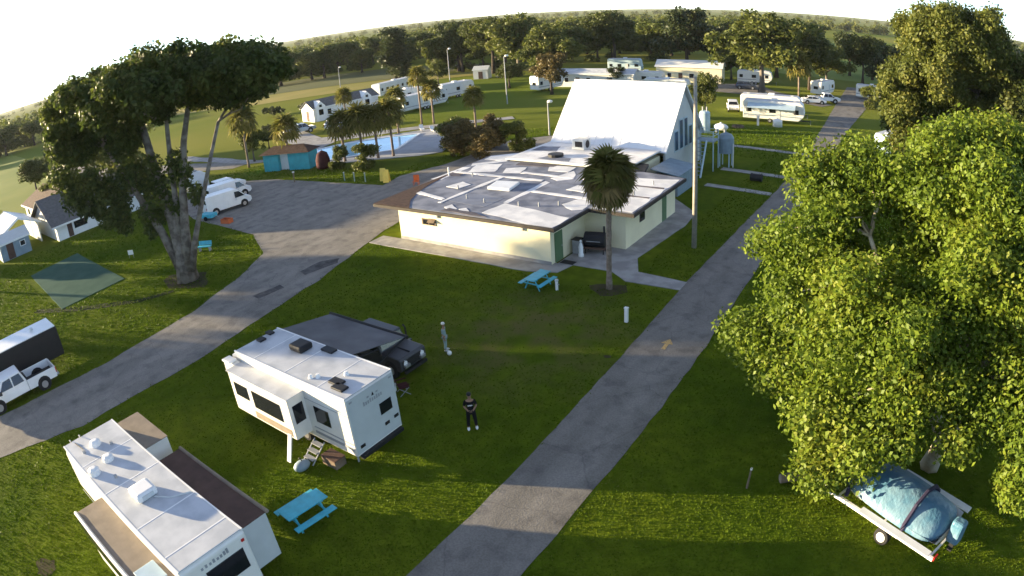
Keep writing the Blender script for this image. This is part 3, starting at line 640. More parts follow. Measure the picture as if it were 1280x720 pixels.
WS = [[(-38.9,45.0),(-29.2,45.0),(-29.2,45.4),(-38.9,45.5)],[(-33.6,36.9),(-33.2,36.9),(-33.0,45.0),(-33.4,45.0)],[(-28.2,41.9),(-22.3,41.6),(-22.3,42.0),(-28.2,42.3)],[(-37.2,38.4),(-33.7,37.6),(-33.7,38.0),(-37.2,39.0)],
      [(-38.6,47.6),(-36.2,50.2),(-36.6,50.4),(-39.0,48.4)],[(-32.4,46.7),(-27.2,46.6),(-27.2,47.0),(-32.4,47.2)],[(-30.5,48.2),(-28.6,48.4),(-28.8,50.2),(-31.4,50.1)],[(-36.0,40.9),(-34.6,40.7),(-34.3,42.1),(-35.6,42.6)],[(-25.9,43.4),(-24.1,43.2),(-24.0,44.6),(-25.7,44.9)]]
for i, p in enumerate(WS):
    MB().prism(off(wob(p, .5, .07)), 2.926, 2.9503+.0009*i).build('roof_patch', 'roofwhite', ro)
DP = [[(-34.6,49.2),(-30.8,49.6),(-30.6,50.3),(-34.8,50.2)],[(-38.6,43.9),(-37.2,44.2),(-37.4,44.9),(-38.7,44.9)],[(-31.9,35.3),(-27.6,35.2),(-28.9,35.7),(-31.6,36.0)],[(-21.6,43.6),(-19.0,43.7),(-19.0,43.95),(-21.6,43.9)],[(-21.8,46.4),(-19.0,46.6),(-19.0,46.85),(-21.8,46.7)]]
for i, p in enumerate(DP):
    MB().prism(off(wob(p, .5, .09)), 2.926, 2.9603+.0009*i).build('roof_patch', mat('dark_roof_tar', (.11,.10,.11), .8, .2, var=.2), ro)
GP = [[(-37.6,39.5),(-36.69,40.36),(-34.32,43.89),(-37.40,43.78)], [(-27.6,42.82),(-27.4,44.47),(-26.00,44.85),(-24.97,42.30),(-26.69,40.92)], [(-33.5,37.6),(-29.2,37.2),(-29.2,39.5),(-33.5,40)]]
for i, p in enumerate(GP):
    MB().prism(off(wob(p, .6, .12)), 2.926, 2.931+.001*i).build('roof_patch', mat('grey_roof_coating', (.19,.21,.26), .7, .2, var=.2, scale=.8), ro)
sk_ = MB().prism(off([(-32.0,41.3),(-32.5,43.3),(-30.4,43.6),(-29.9,41.4)]), 2.926, 3.15).build('skylight', 'white', cb, bevel=.05)
for x, y in ((-36,44.5),(-34.5,40.6),(-32,38.6),(-30,38.2),(-27,38.4),(-25.5,38.8),(-24.3,39.6),(-20.4,44.2),(-20.2,47.5)):
    MB().tube([(x+30,y-35.5,2.92),(x+30,y-35.5,3.25)], .06, 8).build('vent_pipe', 'grey', cb)
MB().tube([(-38.3+30,44-35.5,2.92),(-38.3+30,44-35.5,3.7)], .07, 8).build('vent_pipe', 'white', cb)
ur = MB().prism(off([(-36.5,50.3),(-24.0,50.3),(-24.0,58.6),(-36.5,58.6)]), 3.1, 3.2).build('upper_roof', 'rvgrey', cb)
MB().prism(off([(-36.4,50.4),(-24.1,50.4),(-24.1,58.5),(-36.4,58.5)]), 3.2, 3.215).build('membrane', 'roofwhite', ur)
for i, p in enumerate([[(-33.5,51),(-30,50.8),(-30.4,52.2),(-33,52.6)], [(-29,52),(-25,51.4),(-25,53.6),(-28,53.8)], [(-36,54),(-33.4,54.2),(-34,56.4),(-36,56)]]):
    MB().prism(off(wob(p, .6, .12)), 3.216, 3.222+.001*i).build('roof_patch', 'roofgrey', ur)
ac = MB().box(-2.2,-.9,20.1,21.5,3.22,4.23).build('air_conditioner', 'rvgrey', cb, bevel=.06)
MB().tube([(-.905,20.8,3.73),(-.88,20.8,3.73)], .4, 14).build('fan_grille', 'black', ac)
MB().box(-1.9,-1.1,20.085,20.1,3.5,4.05).build('louvre', 'black', ac)
MB().tube([(-2.2,16.9,3.22),(-2.2,16.9,3.48),(-2.2,16.9,3.5)], [.75,.75,.3], 14).build('roof_fan', 'black', cb)
# openings
win = MB().box(-4.1,-2.7,-.05,.002,1.55,2.05).build('window', 'wood', cb); MB().box(-3.98,-3.45,-.06,-.05,1.62,1.98).build('pane', 'glass', win); MB().box(-3.35,-2.82,-.06,-.05,1.62,1.98).build('pane', 'glass', win)
aw = MB().add([(-3.4,-.02,2.1),(-2.7,-.02,2.1),(-2.7,-.3,1.85),(-3.4,-.3,1.85)], [(0,1,2,3)]).build('awning', 'wood', win)
dr = MB().box(7.398,7.46,.5,1.5,.06,2.15).build('door', 'greendoor', cb); MB().ell((7.49,1.35,1.05),(.04,.04,.04),8,5).build('handle', 'chrome', dr)
win = MB().box(10.698,10.75,7.2,8.1,1.35,2.1).build('window', 'fascia', cb); MB().box(10.75,10.76,7.28,8.02,1.42,2.03).build('pane', 'glass', win)
MB().box(10.698,10.73,11.6,12.5,.06,2.1).build('door', 'greendoor', cb)
MB().box(-6.62,7.42,-.03,.0,.05,.28).build('plinth', 'concrete', cb)
for x in (-2.5, 5.2): MB().box(x,x+.12,-.12,-.0,2.25,2.5).build('wall_lamp', 'grey', cb)
# ------------------------------------------------------------------ A-roofed hall
hl = thing('hall', 'tall hall with a steep white metal roof behind the clubhouse', 'building', -30, 58.8)
HW0, HW1 = -6.4, 6.6
def slope(y0, z0, y1, z1, t=.14):
    n = Vector((0, -(z1-z0), y1-y0)).normalized()*t
    if n.z < 0: n = -n
    a = [(HW0,y0,z0),(HW1,y0,z0),(HW1,y1,z1),(HW0,y1,z1)]
    return MB().add(a+[(x,y+n.y,z+n.z) for x,y,z in a], [(3,2,1,0),(4,5,6,7),(0,1,5,4),(1,2,6,5),(2,3,7,6),(3,0,4,7)])
rf = slope(-.5, 2.95, 5.4, 9.0).build('roof', 'hallwhite', hl)
for i in range(14):
    x = HW0+.3+i*.95; n = Vector((0,-6.05,5.9)).normalized()
    MB().tube([(x,-.5+n.y*.15,2.95+n.z*.15),(x,5.4+n.y*.15,9.0+n.z*.15)], .012, 4).build('seam', 'hallwhite', rf)
rf2 = slope(11.3, 2.95, 5.4, 9.0).build('roof', 'hallwhite', hl)
MB().tube([(HW0,5.4,9.1),(HW1,5.4,9.1)], .11, 6).build('ridge_cap', 'hallwhite', hl)
wl = MB().add([(6.2,.2,0),(6.2,10.6,0),(6.2,10.6,3.2),(6.2,5.4,8.75),(6.2,.2,3.2),(6.0,.2,0),(6.0,10.6,0),(6.0,10.6,3.2),(6.0,5.4,8.75),(6.0,.2,3.2)], [(0,1,2,3,4),(9,8,7,6,5),(0,5,6,1),(1,6,7,2),(4,9,5,0)]).build('gable_wall', 'rvgrey', hl)
for y, h in ((3.2,4.6),(4.6,5.6),(6.0,5.6),(7.4,4.6)):
    f_ = MB().box(6.2,6.26,y-.55,y+.55,2.4,h).build('window', 'paleblue', hl); MB().box(6.26,6.275,y-.42,y+.42,2.55,h-.15).build('pane', mat('blue_glass', (.03,.07,.13), .1, .5), f_)
MB().add([(-6.0,.2,0),(-6.0,10.6,0),(-6.0,10.6,3.2),(-6.0,5.4,8.75),(-6.0,.2,3.2),(-5.8,.2,0),(-5.8,10.6,0),(-5.8,10.6,3.2),(-5.8,5.4,8.75),(-5.8,.2,3.2)], [(4,3,2,1,0),(5,6,7,8,9),(1,6,5,0),(2,7,6,1),(0,5,9,4)]).build('gable_wall', 'rvside', hl)
MB().box(-5.8,6.0,10.4,10.6,0,3.3).build('rear_wall', 'rvside', hl)
# plant and stair beside the hall
st = thing('steel_stair', 'blue-grey steel stair and frame against the hall gable', 'stair', -22.0, 63.5)
MB().tube([(0,-1.8,.02),(-.4,1.4,3.2)], .10, 6).build('stringer', 'paleblue', st); MB().tube([(.9,-1.8,.02),(.5,1.4,3.2)], .10, 6).build('stringer', 'paleblue', st)
for k in range(9):
    t = (k+.7)/9.6; MB().box(-.4*t, .9-.4*t, -1.8+3.2*t-.13, -1.8+3.2*t+.13, 3.2*t-.02, 3.2*t+.02).build('tread', 'bluegrey', st)
MB().box(-.9,1.3,1.4,3.4,3.1,3.2).build('landing', 'bluegrey', st)
for x, y in ((-.8,1.5),(1.2,1.5),(-.8,3.3),(1.2,3.3)): MB().tube([(x,y,0),(x,y,4.2)], .06, 6).build('post', 'paleblue', st)
for z in (3.7, 4.2): MB().tube([(-.8,1.5,z),(1.2,1.5,z),(1.2,3.3,z),(-.8,3.3,z)], .035, 6).build('rail', 'paleblue', st)
tk = thing('domed_tank', 'blue-grey domed tank on legs beside the steel stair', 'tank', -20.3, 68.0)
MB().tube([(0,0,1.5),(0,0,3.1),(0,0,3.5),(0,0,3.7)], [.9,.9,.65,.12], 16).build('vessel', 'bluegrey', tk, smooth=False)
for a in range(4): MB().tube([(.75*math.cos(a*1.57+.78),.75*math.sin(a*1.57+.78),0),(.75*math.cos(a*1.57+.78),.75*math.sin(a*1.57+.78),1.7)], .07, 6).build('leg', 'paleblue', tk)
MB().tube([(.95,-.4,.0),(.95,-.4,2.6)], .05, 6).build('pipe', 'white', tk)
tk = thing('water_tank', 'white upright tank with twin nozzles standing behind the pole', 'tank', -28.9, 86.5)
MB().tube([(0,0,0),(0,0,2.6),(0,0,2.8)], [.75,.75,.55], 16).build('vessel', 'paleblue', tk)
for x in (-.3,.3): MB().tube([(x,0,2.7),(x,0,3.4)], .09, 6).build('nozzle', 'grey', tk)
pt = thing('propane_tank', 'white rounded propane tank on the grass right of the water tank', 'tank', -26.6, 86.6)
MB().ell((0,0,.75),(1.1,.5,.5),14,8).build('vessel', 'white', pt, smooth=True)
for x in (-.6,.6): MB().box(x-.08,x+.08,-.35,.35,0,.5).build('saddle', 'grey', pt)
MB().tube([(0,0,1.2),(0,0,1.4)], .14, 8).build('valve_cover', 'white', pt)
# side structures under the gable
dm = thing('lean_to_shed', 'dark lean-to against the corner between clubhouse and hall', 'shed', -21.8, 56.5)
MB().box(-1.4,1.0,-2.0,2.6,0,1.9).build('wall', 'bluegrey', dm); MB().add([(-1.6,-2.2,2.3),(1.2,-2.2,1.9),(1.2,2.8,1.9),(-1.6,2.8,2.3),(-1.6,-2.2,2.38),(1.2,-2.2,1.98),(1.2,2.8,1.98),(-1.6,2.8,2.38)], [(3,2,1,0),(4,5,6,7),(0,1,5,4),(1,2,6,5),(2,3,7,6),(3,0,4,7)]).build('roof', 'bluegrey', dm)
bt = thing('black_half_barrel', 'black half barrel lying on the grass between two paths', 'barrel', -15.6, 63.3)
MB().tube([(-.6,0,.38),(.6,0,.38)], .38, 12).build('drum', 'black', bt); MB().tube([(-.55,0,.38),(-.45,0,.38)], .41, 12).build('hoop', 'black', bt); MB().tube([(.45,0,.38),(.55,0,.38)], .41, 12).build('hoop', 'black', bt)
# smoker, statue and mat in the clubhouse corner
sm = thing('barbecue_smoker', 'large black barrel smoker in the corner of the clubhouse', 'smoker', -21.0, 38.9, .05, 12)
MB().tube([(-.75,0,.95),(.75,0,.95)], .55, 16).build('barrel', 'black', sm, bevel=.03)
MB().box(-.8,.8,-.45,.45,.35,.5).build('shelf', 'brown', sm)
for x in (-.65,.65):
    for y in (-.35,.35): MB().tube([(x,y,0),(x,y,.6)], .04, 6).build('leg', 'black', sm)
MB().tube([(.6,.2,1.4),(.6,.2,1.9)], .07, 8).build('chimney', 'black', sm); MB().tube([(-.5,-.6,1.0),(.5,-.6,1.0)], .025, 6).build('handle', 'grey', sm)
bn = thing('grey_bin', 'grey square bin left of the black smoker', 'bin', -22.1, 38.3, .05); MB().box(-.3,.3,-.3,.3,0,1.0).build('body', 'grey', bn, bevel=.04); MB().box(-.33,.33,-.33,.33,1.0,1.08).build('lid', 'black', bn, bevel=.02)
sg = thing('white_statue', 'small white garden statue in front of the black smoker', 'statue', -21.55, 37.75, .05)
MB().tube([(0,0,0),(0,0,.18),(0,0,.2),(0,0,.7),(0,0,.95),(0,0,1.02)], [.2,.2,.15,.17,.10,.05], 12).build('figure', 'white', sg, smooth=True); MB().ell((0,0,1.12),(.09,.09,.12),10,7).build('head', 'white', sg, smooth=True)
tag(MB().prism(wob([(-.5,-.3),(.5,-.3),(.5,.3),(-.5,.3)], .3, .02), .052, .075).build('door_mat', 'black'), 'black door mat outside the green clubhouse door', 'mat').location = (-21.8, 36.4, 0)

# ------------------------------------------------------------------ poles and posts
pl = thing('utility_pole', 'tall wooden utility pole on the lawn beside the clubhouse', 'pole', -15.0, 42.8)
MB().tube([(0,0,0),(0,0,6),(.05,0,12.3)], [.19,.16,.12], 12).build('shaft', 'pole', pl, smooth=True)
for z, r in ((11.6,.04),(11.0,.04)): MB().tube([(.05,-.35,z),(.05,.35,z)], r, 6).build('bracket', 'grey', pl)
MB().tube([(.02,.2,3),(.02,.2,9)], .03, 6).build('conduit', 'grey', pl)
def lamp_post(x, y, h, label, arm=(0,0), group=None):
    r = thing('lamp_post', label, 'lamp post', x, y)
    MB().tube([(0,0,0),(0,0,h)], [.12,.07], 8).build('shaft', 'grey', r)
    MB().ell((arm[0],arm[1],h+.15),(.38,.38,.22),10,6).build('lantern', 'rvside', r)
    if arm != (0,0): MB().tube([(0,0,h-.1),(arm[0],arm[1],h+.05)], .04, 6).build('arm', 'grey', r)
lamp_post(-71.4, 100.3, 9.0, 'tall lamp post with a pale lantern in front of the olive oak', (.8,-.3))
lamp_post(-47.3, 75.7, 4.6, 'short lamp post left of the white hall roof', (.6,-.4))
lamp_post(-146.9, 125.4, 6.6, 'distant lamp post in the dry strip before the field', (.5,.2))
lamp_post(-103, 122, 9.5, 'tall lamp post beside the columnar evergreen', (.5,.2))
wp = thing('white_post', 'short white utility post on the grass by the lane', 'post', -14.4, 30.1); MB().box(-.1,.1,-.08,.08,0,.85).build('shaft', 'white', wp, bevel=.02); MB().box(-.12,.12,-.1,.1,.85,.92).build('cap', 'white', wp, bevel=.015)
sk2 = thing('wooden_stake', 'thin wooden stake standing in the grass near the sycamore', 'stake', -4.0, 19.5); MB().tube([(0,0,0),(.05,.02,1.0)], [.05,.035], 6).build('shaft', 'wood', sk2); MB().box(.01,.09,-.02,.06,.92,1.0).build('tip', 'rvside', sk2)
hy = thing('water_spigot', 'small pale water spigot beside the turquoise picnic table', 'spigot', -20.2, 32.2); MB().tube([(0,0,0),(0,0,.62)], .09, 8).build('riser', 'white', hy); MB().ell((0,0,.66),(.13,.13,.1),8,5).build('cap', 'rvgrey', hy); MB().tube([(0,0,.45),(.2,-.05,.42)], .035, 6).build('spout', 'grey', hy)
ba = thing('white_ball', 'white ball on the grass at the feet of the person in grey-green', 'ball', -21.0, 22.6); MB().ell((0,0,.13),(.13,.13,.13),12,8).build('shell', 'white', ba, smooth=True)
# arrow painted on the lane
ar = [(-.13,-.75),(.13,-.75),(.13,.05),(.42,.05),(0,.75),(-.42,.05),(-.13,.05)]
a_ = MB().prism(ar, .0, .004).build('painted_arrow', 'yellowp'); a_.location = (-11.35, 28.7, .024); a_.scale = (.8,.8,1); a_.rotation_euler = (0,0,math.radians(4)); tag(a_, 'faded yellow arrow painted on the lane', 'road marking')

# ------------------------------------------------------------------ picnic tables
def picnic(x, y, rot, label):
    r = thing('picnic_table', label, 'picnic table', x, y, 0, rot, 'turquoise picnic tables')
    for k in range(5): MB().box(-.95,.95,-.38+k*.154,-.38+k*.154+.150,.72,.765).build('top_plank', 'turq', r)
    for s in (-1,1):
        for k in range(2): MB().box(-.95,.95,s*.72-.15+k*.152,s*.72-.15+k*.152+.149,.42,.46).build('bench_plank', 'turq', r)
    for x_ in (-.62,.62):
        for s in (-1,1): MB().tube([(x_,s*.55,0),(x_,s*.2,.72)], .045, 4).build('leg', 'turq', r)
        MB().box(x_-.03,x_+.03,-.8,.8,.36,.42).build('cross_beam', 'turq', r); MB().box(x_+.035,x_+.085,-.36,.36,.66,.72).build('top_cleat', 'turq', r)
    return r
picnic(-17.7, 9.7, 85, 'turquoise picnic table on the grass between the camper and the lane')
picnic(-21.6, 32.2, 88, 'turquoise picnic table on the grass before the clubhouse')

# ------------------------------------------------------------------ vehicles
def wheel(parent, x, y, r=.34, w_=.22, rim='chrome'):
    s = 1 if y > 0 else -1
    o = MB().tube([(x,y-s*w_,r),(x,y,r)], r, 16).build('wheel', 'rubber', parent, bevel=.03)
    MB().tube([(x,y-s*.05,r),(x,y+s*.012,r)], [r*.62,r*.58], 12).build('rim', rim, o)
    return o
def side_glass(r, pts, hw, inset, name='window', t=.012):
    """glass panes on both flanks; pts in (x, z)"""
    for s in (-1, 1):
        P = [(x, s*(hw-inset(z)+t), z) for x, z in pts]
        if s < 0: P = P[::-1]
        n = len(P); Q = [(x, y-s*t*2, z) for x, y, z in P]
        MB().add(P+Q, [tuple(range(n-1,-1,-1)), tuple(range(n,2*n))]+[(i,(i+1)%n,(i+1)%n+n,i+n) for i in range(n)]).build(name, 'glass', r)
def slab(a, b, c, d, t=.015):
    A = [Vector(p) for p in (a,b,c,d)]; n = (A[1]-A[0]).cross(A[3]-A[0]).normalized()*t
    return MB().add([p-n for p in A]+[p+n for p in A], [(3,2,1,0),(4,5,6,7),(0,1,5,4),(1,2,6,5),(2,3,7,6),(3,0,4,7)])
def car(label, x, y, rot, paint='white', kind='suv', group=None, z=0):
    nm = {'suv': 'parked_car', 'sedan': 'parked_car', 'jeep': 'parked_car', 'van': 'delivery_van'}[kind]
    r = thing(nm, label, 'van' if kind == 'van' else 'car', x, y, z, rot, group)
    if kind == 'suv':
        prof = [(-2.25,.35),(2.2,.35),(2.32,.55),(2.28,.86),(1.95,.98),(1.15,1.06),(.45,1.62),(-1.75,1.68),(-2.2,1.12),(-2.32,.7)]; W = .93; roof = 1.66
        ins = lambda zz: max(0, zz-1.0)*.26+max(0, .5-zz)*.2
        gl = [[(.98,1.1),(.42,1.54),(-.5,1.58),(-.5,1.1)], [(-.6,1.1),(-.6,1.58),(-1.65,1.56),(-1.95,1.12)]]; ws = ((1.16,1.07),(.47,1.6)); rw_ = ((-2.2,1.14),(-1.79,1.63)); wx = 1.4; wr = .36
    elif kind == 'sedan':
        prof = [(-2.3,.32),(2.25,.32),(2.36,.52),(2.3,.76),(1.0,.95),(.2,1.40),(-1.15,1.42),(-1.8,1.02),(-2.35,.95),(-2.4,.6)]; W = .9
        ins = lambda zz: max(0, zz-.92)*.32+max(0, .5-zz)*.2
        gl = [[(.8,1.0),(.16,1.35),(-.4,1.37),(-.4,1.0)], [(-.5,1.0),(-.5,1.37),(-1.1,1.36),(-1.65,1.02)]]; ws = ((1.0,.96),(.22,1.39)); rw_ = ((-1.8,1.03),(-1.17,1.41)); wx = 1.42; wr = .33
    elif kind == 'jeep':
        prof = [(-2.0,.45),(2.1,.45),(2.16,.6),(2.14,1.04),(2.0,1.12),(.72,1.17),(.48,1.78),(-1.98,1.82),(-2.05,1.1),(-2.05,.6)]; W = .95
        ins = lambda zz: max(0, zz-1.1)*.14+max(0, .5-zz)*.2
        gl = [[(.6,1.2),(.42,1.7),(-.5,1.72),(-.5,1.2)], [(-.6,1.2),(-.6,1.72),(-1.85,1.74),(-1.9,1.2)]]; ws = ((.72,1.18),(.5,1.76)); rw_ = ((-2.05,1.2),(-1.99,1.78)); wx = 1.35; wr = .4
    else:
        prof = [(-2.7,.38),(2.55,.38),(2.72,.6),(2.66,.98),(2.1,1.18),(1.25,2.02),(.9,2.14),(-2.6,2.18),(-2.72,1.9),(-2.74,.6)]; W = 1.0
        ins = lambda zz: max(0, zz-1.15)*.16+max(0, .5-zz)*.2
        gl = [[(1.9,1.25),(1.3,1.85),(.75,1.88),(.75,1.22)]]; ws = ((2.12,1.19),(1.27,2.0)); rw_ = ((-2.735,1.35),(-2.725,1.88)); wx = 1.75; wr = .36
    MB().ext(prof, -W, W, ins).build('body', paint, r, bevel=.05)
    for g_ in gl: side_glass(r, g_, W, ins)
    for (xa, za), (xb, zb) in (ws, rw_):
        sx = .012 if xa > 0 else -.012; xa, za, xb, zb = xa+(xb-xa)*.1, za+(zb-za)*.1, xa+(xb-xa)*.9, za+(zb-za)*.9
        ya, yb = W-ins(za)-.1, W-ins(zb)-.1
        p = [(xa+sx,-ya,za+.01),(xa+sx,ya,za+.01),(xb+sx,yb,zb+.01),(xb+sx,-yb,zb+.01)]
        slab(*(p if xa > 0 else p[::-1])).build('windscreen' if xa > 0 else 'rear_window', 'glass', r)
    for s in (-1, 1):
        MB().box(2.18 if kind != 'van' else 2.58, 2.34 if kind != 'van' else 2.72, s*.58-.17, s*.58+.17, .66, .80).build('headlight', 'chrome', r)
        MB().box(-2.36 if kind != 'van' else -2.76, -2.2, s*.72-.09, s*.72+.09, .78, 1.0).build('tail_light', 'red', r)
        MB().box(.85,1.02,s*(W-.02),s*(W+.17),1.0,1.14).build('mirror', paint, r)
        for xx in (-wx, wx):
            MB().tube([(xx,s*(W-.2),wr+.03),(xx,s*(W+.004),wr+.03)], wr+.09, 14).build('wheel_arch', 'black', r)
            wheel(r, xx, s*(W+.02), wr)
    MB().box(2.2 if kind != 'van' else 2.6, 2.35 if kind != 'van' else 2.74, -.8,.8,.36,.5).build('bumper', 'black', r)
    return r
def pickup(label, x, y, rot, paint='white', group=None):
    r = thing('pickup_truck', label, 'pickup', x, y, 0, rot, group); W = .98
    ins = lambda zz: max(0, zz-1.12)*.28
    MB().ext([(-.72,.5),(2.75,.5),(2.9,.7),(2.86,1.05),(1.65,1.18),(.95,1.86),(-.45,1.9),(-.72,1.2)], -W, W, ins).build('cab', paint, r, bevel=.05)
    for s in (-1,1):
        MB().box(-2.9,-.74,s*W-(.09 if s > 0 else 0),s*W+(0 if s > 0 else .09),.5,1.18).build('bed_side', paint, r, bevel=.02)
    MB().box(-2.95,-2.86,-W+.1,W-.1,.55,1.15).build('tailgate', paint, r, bevel=.02)
    MB().box(-2.86,-.75,-W+.1,W-.1,.55,.68).build('bed_floor', 'black', r)
    MB().box(-.86,-.75,-W+.1,W-.1,.69,1.16).build('bed_front', 'black', r)
    side_glass(r, [(1.35,1.24),(.92,1.76),(.35,1.79),(.35,1.22)], W, ins); side_glass(r, [(.25,1.22),(.25,1.79),(-.38,1.8),(-.55,1.24)], W, ins)
    slab((1.6,-.78,1.26),(1.6,.78,1.26),(1.05,.66,1.8),(1.05,-.66,1.8)).build('windscreen', 'glass', r)
    slab((-.72,.7,1.3),(-.72,-.7,1.3),(-.53,-.62,1.76),(-.53,.62,1.76)).build('rear_window', 'glass', r)
    for s in (-1,1):
        MB().box(2.76,2.92,s*.68-.18,s*.68+.18,.78,.98).build('headlight', 'chrome', r); MB().box(-2.97,-2.9,s*.86-.09,s*.86+.09,.75,1.1).build('tail_light', 'red', r)
        MB().box(1.25,1.45,s*(W-.02),s*(W+.22),1.15,1.34).build('mirror', 'black', r)
        for xx in (-1.85,1.75):
            MB().tube([(xx,s*(W-.12),.46),(xx,s*(W+.004),.46)], .5, 14).build('wheel_arch', 'black', r); wheel(r, xx, s*(W+.03), .41, .26)
    MB().box(-3.1,-2.95,-.85,.85,.5,.66).build('bumper', 'chrome', r, bevel=.03); MB().box(2.86,3.0,-.9,.9,.52,.72).build('bumper', 'chrome', r, bevel=.03)
    return r
def camper(label, x, y, rot, L=7.5, H=3.1, W=2.5, motor=False, paint='rvside', awning=None, name=None, group=None, stripe='grey', nwin=3, cat=None):
    r = thing(name or ('motorhome' if motor else 'travel_trailer'), label, cat or ('motorhome' if motor else 'camper'), x, y, 0, rot, group); h = L/2; w_ = W/2
    if motor: prof = [(-h,.45),(h-.3,.45),(h,.8),(h-.02,1.5),(h-.35,H-.25),(h-.7,H),(-h+.2,H),(-h,H-.2)]
    else: prof = [(-h,.55),(h-.9,.55),(h-.15,1.2),(h,1.7),(h-.25,H-.3),(h-.7,H),(-h+.25,H),(-h,H-.25)]
    MB().ext(prof, -w_, w_).build('body', paint, r, bevel=.09)
    MB().box(-h+.25,h-.75,-w_+.08,w_-.08,H+.002,H+.03).build('roof', 'rvroof', r)
    for s in (-1,1):
        for k in range(nwin):
            cx = -h+.9+(L-2.2)*k/max(1,nwin-1); ww = .5 if k % 2 else .38
            MB().box(cx-ww,cx+ww,s*w_-.02,s*w_+.02,1.55,2.25).build('window', 'glass', r)
        MB().box(-h+.1,h-.5,s*w_-.01,s*w_+.012,1.05,1.22).build('stripe', stripe, r)
        for xx in ((-.6,.25) if not motor else (-h+1.8,h-1.5)): wheel(r, xx, s*(w_+.01), .36)
    MB().box(.35,1.0,-w_-.025,-w_-.0,.6,2.35).build('door', 'rvgrey', r)
    MB().box(-.5,.5,-.4,.4,H+.03,H+.32).build('air_conditioner', 'white', r, bevel=.08)
    for cx in (-h+1.2,h-1.6): MB().box(cx-.22,cx+.22,-.22,.22,H+.03,H+.14).build('roof_vent', 'rvgrey', r, bevel=.03)
    if motor: MB().ext([(h-.02,1.35),(h+.012,1.35),(h-.30,2.45),(h-.335,2.45)], -w_+.15, w_-.15).build('windscreen', 'glass', r)
    else:
        MB().tube([(h-.9,.45,.5),(h+1.0,0,.5)], .05, 6).build('hitch', 'black', r); MB().tube([(h-.9,-.45,.5),(h+1.0,0,.5)], .05, 6).build('hitch', 'black', r); MB().tube([(h+.9,0,0),(h+.9,0,.7)], .04, 6).build('jack', 'grey', r)
        MB().box(-h-.015,-h+.0,-.5,.5,1.5,2.1).build('rear_window', 'glass', r)
    if awning:
        slab((-h+.8,-w_,H-.35),(-h+.8,-w_-2.0,H-.85),(h-1.4,-w_-2.0,H-.85),(h-1.4,-w_,H-.35),.02).build('awning', awning, r)
        for xx in (-h+.85,h-1.45): MB().tube([(xx,-w_-1.95,H-.87),(xx,-w_,.9)], .03, 6).build('awning_arm', 'grey', r)
    return r

# --- near fifth-wheel camper, lower left (axes along the world's)
v1 = thing('fifth_wheel_camper', 'long white-roofed camper with tan slide-outs in the lower left corner', 'camper', -20.65, 4.68)
MB().ext([(-5.35,1.5),(-2.9,1.5),(-2.9,.55),(5.35,.55),(5.35,3.45),(5.25,3.56),(-4.9,3.56),(-5.35,3.2)], -1.33, 1.33).build('body', 'rvside', v1, bevel=.07)
rf = MB().box(-5.2,5.28,-1.27,1.27,3.562,3.60).build('roof', 'rvroof', v1, bevel=.015)
for s in (-1,1): MB().box(-5.2,5.3,s*1.3-.03,s*1.3+.03,3.54,3.61).build('gutter', 'white', rf)
a1 = MB().box(.45,1.35,-.55,.35,3.60,3.93).build('air_conditioner', 'white', v1, bevel=.12, seg=3); MB().box(1.352,1.37,-.35,.15,3.68,3.85).build('grille', 'rvgrey', a1)
for x, y, h in ((-3.95,-.1,.24),(-2.4,-.15,.22),(-2.0,-1.0,.3)):
    q = MB().tube([(x,y,3.60),(x,y,3.60+h*.7),(x,y,3.60+h)], [.26,.24,.12], 12).build('vent_cover', 'white', v1)
for x, y in ((-3.8,-.75),(-3.35,.45),(-1.0,-.45)): MB().tube([(x,y,3.60),(x,y,3.72)], .07, 8).build('vent_pipe', 'grey', v1)
MB().tube([(-4.9,-.8,3.63),(-4.2,-.7,3.63),(-3.8,-.75,3.63)], .02, 5).build('cable', 'black', v1); MB().tube([(1.35,.1,3.62),(1.9,.5,3.62),(2.3,1.2,3.62)], .03, 5).build('cable', 'rvgrey', v1)
for x in (-5.5,): 
    for y in (-.9,-.4): MB().tube([(x,y,1.6),(x+.08,y,3.6),(x+.3,y,3.68)], .03, 6).build('ladder_rail', 'grey', v1)
    for z in (1.9,2.3,2.7,3.1,3.45): MB().tube([(x+.04,-.9,z),(x+.04,-.4,z)], .022, 6).build('ladder_rung', 'grey', v1)
MB().box(-5.62,-5.4,-.2,1.0,2.6,3.3).build('front_cap', 'rvgrey', v1, bevel=.06)
for x in (-2.9,-.4,2.4,4.4): MB().box(x-.03,x+.03,-1.26,1.26,3.601,3.605).build('roof_seam', 'white', rf)
for s in (-1,1):
    for z in (1.28,2.45): MB().box(-5.3,5.3,s*1.335-.006,s*1.335+.006,z,z+.035).build('side_trim', 'rvgrey', v1)
def slide(par, x0, x1, y0, y1, z0, z1, top, bar=None, wall='rvside'):
    b = MB().box(x0,x1,y0,y1,z0,z1).build('slide_out', wall, par, bevel=.03)
    t = MB().box(x0-.02,x1+.02,min(y0,y1)-.02,max(y0,y1)+.02,z1+.003,z1+.03).build('slide_topper', top, b)
    if bar: 
        yb = y1+.05 if abs(y1) > abs(y0) else y0-.05
        MB().tube([(x0-.05,yb,z1+.03),(x1+.05,yb,z1+.03)], .075, 8).build('awning_roll', bar, b)
    return b
slide(v1, -5.4, -2.4, 1.28, 2.65, .75, 3.15, 'tan')
s2 = slide(v1, -1.7, 4.35, 1.28, 2.75, .75, 2.75, 'brown', 'tan', 'rvgrey')
s3 = slide(v1, -1.1, 5.0, -2.55, -1.28, .75, 3.1, 'tan', 'rvside')
MB().box(3.6,4.6,-2.35,-1.5,3.14,3.19).build('skylight', 'paleblue', s3, bevel=.02)
MB().box(-2.0,3.8,-2.575,-2.55,1.5,2.2).build('window', 'glass', s3)
rw2 = MB().box(5.345,5.37,-.5,1.05,2.15,3.0).build('rear_window', 'glass', v1, bevel=.02)
